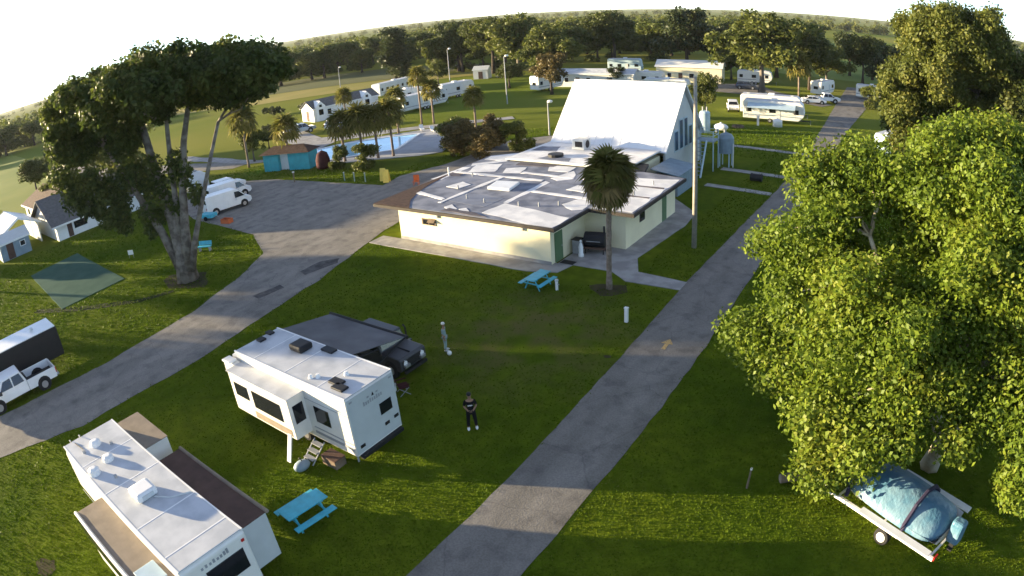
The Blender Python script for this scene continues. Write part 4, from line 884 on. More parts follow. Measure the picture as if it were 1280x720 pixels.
for k, (yy, hh) in enumerate([(-.55,.10),(-.38,.13),(-.21,.10),(-.06,.15),(.1,.10),(.24,.12),(.38,.16),(.5,.20)]):
    MB().box(5.352,5.358,yy-.045,yy+.045,3.16,3.16+hh).build('lettering_stroke', 'grey', v1)
for y in (-1.15,1.15): MB().box(5.35,5.38,y-.06,y+.06,3.2,3.3).build('marker_lamp', 'red', v1); MB().box(5.35,5.39,y-.1,y+.1,.9,1.2).build('tail_light', 'red', v1)
for x in (.6,1.5):
    for s in (-1,1): wheel(v1, x, s*1.30, .38)
MB().box(5.35,5.5,-1.2,1.2,.5,.65).build('bumper', 'black', v1)

# --- travel trailer with black windows (middle left)
v2 = thing('travel_trailer', 'white travel trailer with black windows, slide-out and steps near the camera', 'camper', -22.5, 14.6)
MB().ext([(-4.3,.75),(-3.9,.55),(4.3,.55),(4.3,3.30),(4.22,3.36),(-3.7,3.36),(-4.15,3.1),(-4.45,2.0)], -1.38, 1.38).build('body', 'rvside', v2, bevel=.06)
rf = MB().box(-3.75,4.25,-1.33,1.33,3.362,3.40).build('roof', 'rvroof', v2, bevel=.015)
for x in (-2.2,.2,2.5): MB().box(x-.03,x+.03,-1.32,1.32,3.401,3.405).build('roof_seam', 'white', rf)
for s in (-1,1):
    MB().box(-3.8,4.25,s*1.35-.035,s*1.35+.035,3.34,3.415).build('gutter', 'white', rf)
    MB().box(-4.2,4.29,s*1.385-.006,s*1.385+.006,2.55,2.58).build('side_trim', 'grey', v2)
rw3 = MB().box(4.295,4.312,-1.34,1.34,.66,3.30).build('rear_panel', mat('pale_rear_panel', (.50,.53,.53), .45, .4, var=.04), v2)
MB().box(4.312,4.33,.30,1.0,1.72,2.28).build('rear_window', 'glass', rw3, bevel=.008)
for y, z in ((-1.0,.95),(.55,1.2),(1.12,1.25)): MB().box(4.312,4.34,y-.13,y+.13,z-.07,z+.07).build('tail_light', 'black', rw3)
for y in (-1.15,1.15): MB().box(4.312,4.33,y-.08,y+.08,3.12,3.2).build('marker_lamp', 'grey', rw3)
for k in range(9):
    y = -.48+k*.125; MB().box(4.312,4.317,y-.04,y+.045,2.62,2.62+(.15 if k % 3 else .19)).build('lettering_stroke', 'grey', rw3)
MB().add([(4.313,.0,2.86),(4.313,.14,2.86),(4.313,.07,3.04),(4.318,.0,2.86),(4.318,.14,2.86),(4.318,.07,3.04)], [(2,1,0),(3,4,5),(0,1,4,3),(1,2,5,4),(2,0,3,5)]).build('emblem', 'black', rw3)
for y in (-.22,.3): MB().box(4.312,4.316,y-.05,y+.07,2.88,2.96).build('emblem', 'grey', rw3)
acb = MB().box(-1.25,-.35,.15,.95,3.40,3.72).build('air_conditioner', 'black', v2, bevel=.1, seg=3); MB().box(-1.27,-1.24,.3,.6,3.46,3.6).build('badge', 'white', acb)
for x, y, sx, sy, m_ in ((-3.4,.05,.2,.2,'black'),(-3.6,.75,.22,.16,'black'),(.55,1.12,.38,.2,'black'),(3.0,-.6,.34,.22,'black'),(3.45,-.85,.34,.22,'black')):
    q = MB().box(x-sx,x+sx,y-sy,y+sy,3.40,3.50).build('roof_vent', m_, v2, bevel=.03)
for x, y in ((1.7,-.95),(1.95,-.75),(2.9,.05)): MB().tube([(x,y,3.40),(x,y,3.58)], [.12,.07], 8).build('vent_pipe', 'white', v2)
sl = MB().box(-3.3,1.45,-2.3,-1.36,.85,2.92).build('slide_out', 'rvside', v2, bevel=.03)
MB().box(-3.33,1.5,-2.36,-1.34,2.923,2.96).build('slide_roof', 'rvroof', sl)
for x0, x1, z0, z1 in ((-2.95,-1.85,1.75,2.45),(-1.45,.75,1.55,2.45)): MB().box(x0,x1,-2.325,-2.3,z0,z1).build('window', 'glass', sl, bevel=.008)
MB().box(1.45,1.475,-2.12,-1.55,1.6,2.5).build('window', 'glass', sl, bevel=.008)
MB().box(-1.6,1.2,-2.315,-2.3,.95,1.3).build('stripe', 'tan', sl)
MB().box(2.0,2.95,-1.405,-1.38,1.55,2.35).build('window', 'glass', v2); MB().box(1.7,4.2,-1.40,-1.38,.85,.98).build('stripe', 'grey', v2); MB().box(1.7,4.2,-1.396,-1.38,1.15,1.2).build('stripe', 'grey', v2)
MB().box(-4.3,-3.35,-1.9,-1.4,2.3,3.0).build('corner_locker', 'rvside', v2, bevel=.12, seg=3); MB().box(-4.2,-3.5,-2.0,-1.5,3.0,3.12).build('corner_vent', 'white', v2, bevel=.05)
for x in (-.2,.75):
    for s in (-1,1): wheel(v2, x, s*1.36, .36)
MB().box(4.3,4.5,-1.25,1.25,.45,.6).build('bumper', 'black', v2)
for x in (-3.6,3.9):
    for s in (-1,1): MB().tube([(x,s*1.1,0),(x,s*1.1,.6)], .05, 6).build('jack', 'grey', v2)
for s in (-1,1): MB().tube([(-4.2,s*.5,.55),(-5.6,0,.5)], .06, 6).build('hitch', 'black', v2)
aw = MB().add([(-4.4,1.42,3.0),(1.0,1.42,3.0),(1.15,5.4,2.25),(-4.5,5.4,2.25),(-1.7,3.6,2.57),(-1.7,1.42,2.99),(-1.7,5.4,2.24)], [(0,5,4,3),(5,1,2,4),(4,2,6),(3,4,6)]).build('awning', 'dgrey', v2)
sd_ = aw.modifiers.new('thick', 'SOLIDIFY'); sd_.thickness = .03
MB().tube([(-4.6,5.42,2.25),(1.25,5.42,2.25)], .09, 8).build('awning_roll', 'black', v2)
for x in (-4.45,1.1): 
    MB().tube([(x,5.4,2.2),(x,1.42,1.2)], .045, 6).build('awning_arm', 'black', v2); MB().tube([(x,3.6,2.42),(x,1.45,2.75)], .04, 6).build('awning_arm', 'black', v2)
stp = thing('folding_steps', 'grey folding steps beside the slide-out of the travel trailer', 'steps', -20.4, 12.7)
for k in range(3): MB().box(-.3,.3,-.55+k*.28,-.3+k*.28,.2+.2*k,.24+.2*k).build('tread', 'grey', stp)
for s in (-1,1): MB().tube([(s*.32,-.6,.02),(s*.32,.3,.72)], .03, 6).build('stringer', 'grey', stp)
bo = thing('white_board', 'white board leaning under the slide-out of the travel trailer', 'board', -21.2, 12.0); slab((-.12,-.35,.02),(.12,-.35,.02),(.12,.1,1.25),(-.12,.1,1.25),.03).build('panel', 'white', bo)
hb = thing('grey_hose_bag', 'grey-blue bag on the grass beside the folding steps', 'bag', -20.3, 11.7); MB().ell((0,0,.2),(.30,.42,.22),12,8).build('sack', 'bluegrey', hb, smooth=True); MB().tube([(-.1,0,.5),(0,0,.62),(.12,0,.5)], .025, 6).build('handle', 'black', hb)
tb = thing('storage_box', 'brown storage box under the travel trailer', 'box', -19.4, 12.8); MB().box(-.45,.45,-.3,.3,0,.4).build('body', 'wood', tb, bevel=.02); MB().box(-.47,.47,-.32,.32,.403,.46).build('lid', 'brown', tb, bevel=.015)
# beyond the trailer
jp = car('dark boxy car parked at the outer end of the grey awning', -23.35, 20.3, 0, mat('charcoal_car_paint', (.045,.046,.05), .4, .5, var=.1), 'jeep')
jp.scale = (.92, 1.0, 1.06); MB().box(2.14,2.2,-.75,.75,.62,.98).build('grille', 'black', jp)
for s_ in (-.62,.62): MB().tube([(2.14,s_,.86),(2.215,s_,.86)], .13, 12).build('lamp', 'white', jp)
MB().box(.7,1.95,-.02,.02,1.14,1.18).build('hood_ridge', 'black', jp); MB().tube([(.75,.98,1.0),(.75,.98,1.75),(.6,.98,1.9)], .05, 6).build('snorkel', 'black', jp)
def chair(x, y, rot, label, col='black'):
    r = thing('camp_chair', label, 'chair', x, y, .0, rot)
    MB().box(-.27,.27,-.25,.25,.40,.44).build('seat', col, r); slab((-.27,.25,.44),(.27,.25,.44),(.27,.42,1.0),(-.27,.42,1.0),.02).build('backrest', col, r)
    for sx in (-1,1):
        MB().tube([(sx*.27,-.25,0),(sx*.27,.25,.42)], .018, 6).build('leg', 'grey', r); MB().tube([(sx*.27,.28,0),(sx*.27,-.22,.42)], .018, 6).build('leg', 'grey', r)
        MB().box(sx*.31-.04,sx*.31+.04,-.25,.28,.60,.63).build('armrest', col, r)
chair(-20.6, 18.6, 150, 'maroon camp chair between the travel trailer and the dark boxy car', 'maroon')
cl_ = thing('cooler_box', 'white cooler on the grass beside the maroon camp chair', 'cooler', -21.3, 18.3, 0, 20); MB().box(-.3,.3,-.2,.2,0,.34).build('body', 'white', cl_, bevel=.03); MB().box(-.32,.32,-.22,.22,.343,.42).build('lid', 'rvgrey', cl_, bevel=.02)

# --- left edge: enclosed trailer and pickup
et = thing('cargo_trailer', 'black enclosed cargo trailer with a white roof at the left edge', 'trailer', -44.8, 4.3)
MB().box(-1.25,1.25,-4.2,4.2,.5,2.55).build('body', 'black', et, bevel=.05); MB().box(-1.2,1.2,-4.15,4.15,2.553,2.6).build('roof', 'white', et)
MB().tube([(-.1,2.6,2.6),(-.1,2.6,2.75)], .14, 10).build('roof_vent', 'rvgrey', et)
for y in (-.5,.4):
    for s in (-1,1): 
        o = MB().tube([(s*1.05,y,.36),(s*1.27,y,.36)], .36, 14).build('wheel', 'rubber', et); MB().tube([(s*1.22,y,.36),(s*1.285,y,.36)], .22, 12).build('rim', 'chrome', o)
MB().box(-1.1,1.1,4.2,4.24,.7,2.35).build('rear_door', 'black', et); MB().box(-.02,.02,4.24,4.27,.7,2.35).build('door_seam', 'grey', et)
pickup('white crew-cab pickup parked tail outward at the left edge', -41.6, 4.0, -90)

# ------------------------------------------------------------------ left group: vans, houses
car('white delivery van beside the tall lawn tree, nearest the camera', -63.4, 35.4, 80, 'white', 'van')
car('white delivery van parked behind the nearer white van', -67.6, 38.2, 82, 'white', 'van')
car('white car parked last in line behind the two white vans', -71.8, 40.6, 84, 'white', 'suv')
dm = thing('white_dome_tank', 'pale domed tank behind the two white vans', 'tank', -78.7, 39.9); MB().tube([(0,0,0),(0,0,1.3),(0,0,1.9),(0,0,2.3),(0,0,2.45)], [1.7,1.7,1.45,.8,.1], 18).build('shell', 'rvgrey', dm, smooth=True); MB().tube([(0,0,2.4),(0,0,2.6)], .3, 10).build('hatch', 'grey', dm)
tc = thing('turquoise_cart', 'turquoise cart in front of the nearest white van', 'cart', -62.3, 32.2, 0, 20); MB().box(-.9,.9,-.5,.5,.3,.7).build('tray', 'turq', tc, bevel=.03)
for s in (-1,1):
    MB().tube([(0,s*.52,.25),(0,s*.6,.25)], .25, 12).build('wheel', 'rubber', tc)
MB().tube([(.9,0,.5),(1.5,0,.3)], .03, 6).build('handle', 'grey', tc)
ob = thing('orange_crate', 'orange crate on the ground at the edge of the parking area', 'crate', -58.6, 32.3, 0, 15); MB().box(-.6,.6,-.35,.35,0,.08).build('base', 'orange', ob)
for x0,x1,y0,y1 in ((-.6,.6,-.35,-.3),(-.6,.6,.3,.35),(-.6,-.55,-.3,.3),(.55,.6,-.3,.3)): MB().box(x0,x1,y0,y1,.08,.45).build('side', 'orange', ob)
tp = thing('turquoise_bench', 'turquoise bench on the grass right of the lawn tree trunk', 'bench', -52.8, 26.2, 0, 30); MB().box(-.7,.7,-.2,.2,.4,.46).build('seat', 'turq', tp); slab((-.7,.22,.5),(.7,.22,.5),(.7,.32,.85),(-.7,.32,.85)).build('backrest', 'turq', tp)
for x in (-.55,.55): MB().box(x-.04,x+.04,-.18,.2,0,.4).build('leg', 'grey', tp)

def gable_house(name, label, cat, x, y, rot, L, W, eave, ridge, wall, roof, oh=.4, wins=(), doors=(), fascia='white', group=None):
    """ridge along local X; L long, W wide"""
    r = thing(name, label, cat, x, y, 0, rot, group); h = L/2; w_ = W/2
    MB().add([(-h,-w_,0),(h,-w_,0),(h,w_,0),(-h,w_,0),(-h,-w_,eave),(h,-w_,eave),(h,w_,eave),(-h,w_,eave),(-h,0,ridge),(h,0,ridge)],
             [(0,1,5,4),(2,3,7,6),(1,2,6,9,5),(3,0,4,8,7),(4,5,9,8),(6,7,8,9),(3,2,1,0)]).build('wall', wall, r)
    sl_ = (ridge-eave)/w_
    for s in (-1,1):
        ye, ze = s*(w_+oh), eave-sl_*oh+.03; p = [(-h-oh,ye,ze),(h+oh,ye,ze),(h+oh,0,ridge+.03),(-h-oh,0,ridge+.03)]
        if s > 0: p = p[::-1]
        q = [Vector(a)+Vector((0,0,.12)) for a in p]
        o = MB().add(p+q, [(3,2,1,0),(4,5,6,7),(0,1,5,4),(1,2,6,5),(2,3,7,6),(3,0,4,7)]).build('roof', roof, r)
        MB().box(-h-oh,h+oh,ye-.04,ye+.04,ze-.1,ze+.125).build('fascia', fascia, o)
    for side, a, b, z0, z1 in wins:
        if side in 'ns': s = 1 if side == 'n' else -1; f_ = MB().box(a,b,s*w_-.03,s*w_+.03,z0,z1).build('window', 'white', r); MB().box(a+.08,b-.08,s*w_-.035,s*w_+.035,z0+.08,z1-.08).build('pane', 'glass', f_)
        else: s = 1 if side == 'e' else -1; f_ = MB().box(s*h-.03,s*h+.03,a,b,z0,z1).build('window', 'white', r); MB().box(s*h-.035,s*h+.035,a+.08,b-.08,z0+.08,z1-.08).build('pane', 'glass', f_)
    for side, a, b, z1 in doors:
        if side in 'ns': s = 1 if side == 'n' else -1; MB().box(a,b,s*w_-.03,s*w_+.04,.05,z1).build('door', 'brown', r)
        else: s = 1 if side == 'e' else -1; MB().box(s*h-.03,s*h+.04,a,b,.05,z1).build('door', 'brown', r)
    return r
gable_house('bungalow', 'low white bungalow with a grey shingle roof left of the lawn tree', 'house', -85.2, 25.4, 90, 12.0, 11, 2.15, 4.7, 'white', 'shingle', .7,
            wins=[('s',-3.6,-1.6,.7,1.7),('s',-.6,1.0,.7,1.7),('s',2.0,3.4,.7,1.7)], doors=[('s',-4.5,-3.8,1.85)])
hb_ = gable_house('bungalow', 'brown-roofed bungalow behind the open carport on the left', 'house', -98.5, 25.0, 0, 11, 8, 2.5, 4.2, 'rvside', 'roofbrown', .5, wins=[('s',-4,-2.4,.9,2.0),('s',1,3,.9,2.0)])
for x, y in [(-126.9,32.1),(-129.2,33.6),(-126.1,33.6),(-129.5,35.5),(-119.7,33.1),(-122.7,35.0),(-114.8,32.6),(-117.3,34.4),(-111.3,32.3),(-113.2,34.1),(-108.0,32.1),(-108.7,34.0)]:
    q = thing('white_flower_pot', 'white flower pot, one of the loose rows behind the brown bungalow', 'flower pot', x, y, 0, 0, 'white pots behind the brown bungalow'); q.scale = (1.6,1.6,1.6)
    MB().tube([(0,0,0),(0,0,.5)], [.2,.3], 10).build('pot', 'white', q); MB().ell((0,0,.6),(.32,.32,.2),8,5).build('bloom', 'white', q)
cp = thing('open_carport', 'open carport with white gable trim at the left edge', 'carport', -88.5, 15.5)
for x in (-4.4,0,4.4):
    for y in (-2.6,2.6): MB().box(x-.09,x+.09,y-.09,y+.09,0,2.6).build('post', 'white', cp)
for s in (-1,1):
    p = [(-4.9,s*3.0,2.5),(4.9,s*3.0,2.5),(4.9,0,3.9),(-4.9,0,3.9)]
    if s > 0: p = p[::-1]
    q = [Vector(a)+Vector((0,0,.12)) for a in p]; MB().add(p+q, [(3,2,1,0),(4,5,6,7),(0,1,5,4),(1,2,6,5),(2,3,7,6),(3,0,4,7)]).build('roof', 'rvside', cp)
    for e in (-4.95,4.95): slab((e,s*3.05,2.35),(e,s*3.05,2.65),(e,0,4.1),(e,0,3.8),.04).build('gable_trim', 'white', cp)
MB().box(-4.3,4.3,2.55,2.65,0,2.45).build('back_wall', 'bluegrey', cp)
for k, (x, y, sx, sy, h, m_) in enumerate([(2.8,.6,.7,.5,1.0,'brown'),(1.2,-.8,.5,.6,1.3,'grey'),(-1.0,.4,.8,.5,.8,'wood')]):
    lbs = ['brown cabinet stored in the open carport','grey cabinet stored in the open carport','wooden crate stored in the open carport']
    q = thing('storage_cabinet', lbs[k], 'cabinet', -88.5+x, 15.5+y); MB().box(-sx,sx,-sy,sy,.06,h).build('body', m_, q, bevel=.02); MB().box(-sx-.03,sx+.03,-sy-.03,sy+.03,h+.003,h+.05).build('top', m_, q); MB().box(-.02,.02,-sy-.015,-sy,.12,h-.06).build('door_seam', 'black', q)
gable_house('garden_shed', 'small white shed with a gable roof at the left edge', 'shed', -83.0, 13.8, 90, 4.2, 3.4, 2.1, 2.9, 'bluegrey', 'rvgrey', .2, wins=[('s',.7,1.5,1.0,1.7)], doors=[('s',-1.2,-.2,1.9)])
gable_house('garden_shed', 'white shed lower down at the left edge beside the gabled shed', 'shed', -81.5, 9.0, 90, 3.0, 3.0, 2.0, 2.6, 'rvgrey', 'bluegrey', .2, doors=[('s',-.5,.5,1.9)])
fl = thing('white_yard_sign', 'small white sign on the lawn left of the tall tree', 'sign', -60.0, 21.5, 0, 40); MB().box(-.3,.3,-.015,.015,.35,.8).build('panel', 'white', fl); MB().tube([(-.25,0,0),(-.25,0,.4)], .02, 6).build('leg', 'grey', fl); MB().tube([(.25,0,0),(.25,0,.4)], .02, 6).build('leg', 'grey', fl)
car('silver car parked behind the bungalows on the left', -97.5, 37.0, 70, 'silver', 'suv')

# ------------------------------------------------------------------ pool
POOL = [(-77.7,60.0),(-75.8,64.2),(-71.8,69.0),(-67.8,72.2),(-63.1,62.3),(-69.6,54.8)]
sheet('pool_deck', [(-80,57.5),(-76,66.5),(-69,76),(-59,70),(-55.3,62.7),(-57,60.3),(-68.5,52.8),(-78,54.5)], .08, 'pooldeck', thick=.1)
tag(sheet('pool_water', POOL, .10, 'water'), kind='structure')
for i in range(len(POOL)):
    a, b = Vector(POOL[i]), Vector(POOL[(i+1) % len(POOL)]); n = Vector((-(b-a).y, (b-a).x)).normalized()*.18; d = (b-a).normalized()*.0
    k = MB().prism([tuple(a+n), tuple(b+n), tuple(b-n), tuple(a-n)], .085, .17+.002*i).build('pool_coping', 'white'); tag(k, kind='structure')
ph = thing('pool_hut', 'turquoise pool hut with a dark brown roof by the pool', 'building', -72.6, 50.9, 0, 22)
MB().box(-3.0,-.6,-1.2,1.2,.0,2.3).build('wall', 'turqw', ph); MB().box(1.0,4.2,-1.2,1.2,.0,2.3).build('wall', 'turqw', ph); MB().box(-.6,1.0,-.6,1.2,.0,2.2).build('passage_wall', 'white', ph)
p = [(-3.4,-1.7,2.32),(4.6,-1.7,2.32),(4.6,1.7,2.32),(-3.4,1.7,2.32),(-1.8,0,3.2),(3.0,0,3.2)]
MB().add(p, [(0,1,5,4),(2,3,4,5),(1,2,5),(3,0,4),(3,2,1,0)]).build('roof', 'roofbrown', ph)
um = thing('closed_parasol', 'maroon closed parasol cover standing by the pool deck', 'parasol', -66.2, 52.0); MB().tube([(0,0,0),(0,0,.3),(0,0,1.2),(0,0,2.0),(0,0,2.35)], [.7,.95,.95,.7,.1], 14).build('cover', 'maroon', um, smooth=True); MB().tube([(0,0,2.3),(0,0,2.6)], .04, 6).build('finial', 'grey', um)
for k in range(3):
    x, y = [(-74.5,70.5),(-69.2,74.3),(-66.2,73.6)][k]
    q = thing('lounge_chair', ['lounge chair at the far left pool edge', 'lounge chair in the middle of the far pool edge', 'lounge chair at the far right pool edge'][k], 'lounger', x, y, .08, 130+10*k)
    MB().box(-.9,.5,-.3,.3,.3,.36).build('seat', 'white', q); slab((.5,-.3,.33),(.5,.3,.33),(1.0,.3,.85),(1.0,-.3,.85)).build('backrest', 'white', q)
    for xx in (-.8,.4):
        for s in (-.25,.25): MB().tube([(xx,s,0),(xx,s,.3)], .025, 6).build('leg', 'white', q)
# fence posts and signs on the verge by the parking area
for k, (x, y) in enumerate([(-57.5,47.9),(-56,48.1),(-54.4,48.3)]):
    q = thing('verge_post', ['leftmost of the three short verge posts before the yellow boards', 'middle one of the three short verge posts before the yellow boards', 'rightmost of the three short verge posts before the yellow boards'][k], 'post', x, y); MB().tube([(0,0,0),(0,0,1.0)], .07, 8).build('shaft', 'teal', q); MB().tube([(0,0,1.0),(0,0,1.06)], .09, 8).build('cap', 'rvgrey', q)
for k, (x, y) in enumerate([(-52.2,49.0),(-51.3,48.6)]):
    q = thing('yellow_board', ['left one of two yellow boards standing by the parking area', 'right one of two yellow boards standing by the parking area'][k], 'board', x, y, 0, 25)
    slab((-.35,-.2,.1),(.35,-.2,.1),(.3,.05,1.5),(-.3,.05,1.5),.02).build('front_panel', 'safety', q); slab((.35,.35,.1),(-.35,.35,.1),(-.3,.08,1.5),(.3,.08,1.5),.02).build('back_panel', 'safety', q)
oc = thing('orange_chair', 'orange chair by the clubhouse roof corner', 'chair', -47.2, 48.9, 0, 30); MB().box(-.3,.3,-.3,.3,.4,.48).build('seat', 'orange', oc); MB().box(-.3,.3,.26,.32,.48,1.05).build('backrest', 'orange', oc)
for x in (-.26,.26):
    for y in (-.26,.26): MB().tube([(x,y,0),(x,y,.4)], .03, 6).build('leg', 'orange', oc)
pw = thing('pale_marker_post', 'pale marker post on the verge below the pool hut', 'post', -64.4, 45.8); MB().tube([(0,0,0),(0,0,1.2)], .08, 8).build('shaft', 'wood', pw); MB().box(-.12,.12,-.1,.1,1.2,1.35).build('cap', 'rvside', pw)

# ------------------------------------------------------------------ camper row beyond the pool
pm = gable_house('park_home', 'white park home with small gables beyond the pool', 'house', -104.5, 88.6, 80, 15.5, 5.0, 2.7, 4.0, 'white', 'shingle', .3,
                 wins=[('s',-4.6,-3.6,1.0,2.1),('s',1.2,2.2,1.0,2.1),('s',5.2,6.2,1.0,2.1)], doors=[('w',-.6,.6,2.1)])
for xx in (-6.2,4.8):
    dq = MB().add([(xx-1.1,-2.9,0),(xx+1.1,-2.9,0),(xx+1.1,-2.5,0),(xx-1.1,-2.5,0),(xx-1.1,-2.9,2.9),(xx+1.1,-2.9,2.9),(xx,-2.9,4.0),(xx-1.1,-.4,2.9),(xx+1.1,-.4,2.9),(xx,-.4,4.0)], [(0,1,5,6,4),(4,6,9,7),(6,5,8,9),(1,2,8,5),(3,0,4,7)]).build('dormer', 'white', pm)
    MB().box(xx-.5,xx+.5,-2.94,-2.9,1.2,2.3).build('pane', 'glass', dq); MB().box(xx-.3,xx+.3,-2.94,-2.9,2.75,3.25).build('pane', 'glass', dq)
pickup('silver pickup parked left of the park home', -95.2, 70.5, 75, 'silver')
car('white car parked in front of the park home', -90.5, 75.5, 75, 'white', 'suv')
camper('long motorhome with a dark window band behind the park home', -115.0, 115.2, 98, 14.5, 3.3, motor=True, paint='rvgrey', nwin=7)
camper('white camper with a bright sunlit end in the row beyond the pool', -86.5, 93.8, 84, 11.5, 3.2, paint='rvgrey', nwin=3)
camper('pale camper partly hidden between the park home and the sunlit camper', -97.5, 101.0, 86, 8.5, 3.0, nwin=3)
camper('white camper at the right end of the row beyond the pool', -90.5, 108.5, 84, 9.5, 3.2, paint='rvgrey', nwin=3)
car('white car between the park home and the pool campers', -95.0, 88.5, 75, 'white', 'sedan')
for k, (x, y) in enumerate([(-128,88),(-119,92)]):
    q = thing('hedge_shrub', ['low hedge shrub left of the park home', 'low hedge shrub behind the park home'][k], 'shrub', x, y); rg = np.random.default_rng(60+k)
    np_mesh('foliage', leaf_cloud(fill([(0,0,1.3,4.5,2,1.2)], 22, .6, rg), 2200, .2, .5, rg), 4, 'darkleaf', q); MB().tube([(0,0,0),(0,0,1.2)], [.1,.05], 6).build('stem', 'barkd', q)
gable_house('garden_shed', 'cream shed under the olive oak in the background', 'shed', -107.7, 141, 20, 4, 3.4, 2.5, 3.3, 'rvside', 'rvgrey', .2, doors=[('s',-.6,.6,2.0)])
car('dark car beside the cream shed under the olive oak', -101.5, 142.5, 60, 'darkcar', 'sedan')
gable_house('farmhouse', 'tiny white farmhouse far away against the left wood', 'house', *polar(-20.5, 345), 30, 9, 6, 3.2, 5, 'white', 'rvgrey', .3, wins=[('s',-2,-.8,1,2.2)])

# ------------------------------------------------------------------ campers and roofs behind the hall
camper('white motorhome facing the camera on the grass behind the hall', -74.5, 158.5, 10, 9.0, 3.6, motor=True, paint='paleblue', nwin=4)
gable_house('park_home', 'long cream park home behind the left half of the hall roof', 'house', -68.0, 128.5, 8, 19, 5, 2.9, 3.7, 'rvside', 'rvroof', .3, wins=[('s',-6,-5,1,2.1),('s',-1,0,1,2.1),('s',4,5,1,2.1)], doors=[('s',-3.4,-2.5,2.1)])
gable_house('park_home', 'yellow sunlit park home behind the right half of the hall roof', 'house', -51.5, 144.5, 10, 15, 5.5, 3.6, 4.8, 'cream', 'rvside', .3, wins=[('s',-5,-4,1,2.1),('s',0,1.2,1,2.1),('s',4,5,1,2.1)], doors=[('s',-2.4,-1.5,2.1)])
camper('cream camper lying low between the two park homes behind the hall', -57, 131.5, 6, 8.0, 3.2, nwin=3)
camper('white camper with a dark rounded end behind the hall ridge', -74.5, 119.5, 80, 8.0, 3.4, nwin=3)
camper('pale camper right behind the ridge of the hall', -48, 121, 5, 9.0, 3.0, paint='rvgrey', nwin=3)

# ------------------------------------------------------------------ right background
car('white car parked on the grass left of the right-hand camper', -30.6, 106.5, -70, 'white', 'suv')
camper('cream travel trailer with a blue awning beside the lane', -21.8, 99.2, 8, 9.5, 3.3, awning='paleblue', nwin=3, stripe='bluegrey')
camper('second cream camper parked directly behind the blue-awning trailer', -23.5, 104.8, 8, 10.0, 3.4, nwin=3)
car('dark blue car on the far asphalt behind the white car', -36.3, 137, 10, 'darkcar', 'suv')
car('dark car in the shade under the spreading oak', -28.5, 122.5, 20, 'darkcar', 'sedan')
pickup('white pickup parked beside the far bend of the lane', -17.8, 127.5, 25)
car('white car parked just in front of the far white pickup', -19.6, 124.4, 20, 'white', 'sedan')
camper('white camper half hidden behind the russet palm', -20, 139, 75, 7.5, 3.1, nwin=2)
camper('small cream camper under the trees at the far right', -9.5, 141, 5, 7.0, 3.0, nwin=2)
camper('cream camper behind the spreading yellow-green oak', -37, 147.5, 10, 8.0, 3.1, nwin=3)
camper('pale blue camper glimpsed between the oak and the sycamore', -2.5, 86, 70, 8.0, 3.0, paint='paleblue', nwin=2)
tr_ = thing('round_patio_table', 'white covered round table beside the blue-awning trailer', 'table', -20.5, 95.6); MB().tube([(0,0,0),(0,0,.7),(0,0,.95),(0,0,1.15)], [.75,.7,.75,.2], 14).build('cover', 'white', tr_, smooth=True); MB().tube([(0,0,1.1),(0,0,1.3)], .05, 6).build('knob', 'grey', tr_)
ft = thing('hookup_post', 'white hook-up post in front of the blue-awning trailer', 'post', -23.3, 94.7); MB().box(-.15,.15,-.1,.1,0,1.6).build('shaft', 'rvside', ft); MB().box(-.22,.22,-.16,.16,1.2,1.7).build('meter_box', 'rvgrey', ft)
fp = thing('fire_pit', 'brown ring of stones on the grass before the blue-awning trailer', 'fire pit', -25.5, 91.5); MB().tube([(0,0,0),(0,0,.15)], .5, 14).build('ash_bed', 'brown', fp)
for k in range(10): MB().box(-.17,.17,-.12,.12,0,.32).build('stone', 'wood', fp, bevel=.04).location = (.72*math.cos(k*.628), .72*math.sin(k*.628), 0)

# ------------------------------------------------------------------ boat under the sycamore
bt = thing('covered_boat', 'boat on a trailer under a blue cover beneath the sycamore', 'boat', 1.5, 20.2, 0, 153); bt.scale = (1, 1.2, 1.1)
secs = [(-3.0,.95,.95,.55),(-2.0,1.05,1.0,.45),(-.5,1.08,1.05,.42),(1.0,.98,1.12,.45),(2.2,.62,1.22,.62),(3.0,.06,1.32,1.15)]
V, F = [], []
for x, hw, gz, kz in secs: V += [(x,-hw,gz),(x,-hw*.75,kz+.18),(x,0,kz),(x,hw*.75,kz+.18),(x,hw,gz)]
for i in range(5):
    for j in range(4): F.append((i*5+j,i*5+j+1,(i+1)*5+j+1,(i+1)*5+j))
F.append((4,3,2,1,0)); MB().add(V, F).build('hull', 'white', bt, smooth=True)
V, F = [], []
for i, (x, hw, gz, kz) in enumerate(secs):
    pk = (.42,.62,.80,.62,.32,.04)[i]
    V += [(x-(.06 if i == 0 else 0),-hw*1.04,gz-.16),(x,-hw*1.03,gz+.03),(x,-hw*.55,gz+pk*.72),(x,0,gz+pk),(x,hw*.55,gz+pk*.70),(x,hw*1.03,gz+.03),(x,hw*1.04,gz-.16)]
for i in range(5):
    for j in range(6): F.append((i*7+j,(i+1)*7+j,(i+1)*7+j+1,i*7+j+1))
F.append((0,1,2,3,4,5,6)); cv = MB().add(V, F).build('cover', 'tarp', bt, smooth=True)
sb = cv.modifiers.new('sub', 'SUBSURF'); sb.levels = 2; sb.render_levels = 2
for xx, pk in ((-1.6,.70),(1.1,.58)):
    MB().tube([(xx,-1.13,.8),(xx,-1.08,1.06),(xx,-.6,1.05+pk*.74),(xx,0,1.05+pk),(xx,.6,1.05+pk*.74),(xx,1.08,1.06),(xx,1.13,.8)], .085, 6).build('strap', 'navy', cv)
om = MB().box(-3.6,-3.05,-.22,.22,.55,1.45).build('outboard_motor', 'tarp', bt, bevel=.12, seg=3); MB().box(-3.45,-3.25,-.05,.05,.15,.55).build('lower_unit', 'black', om)
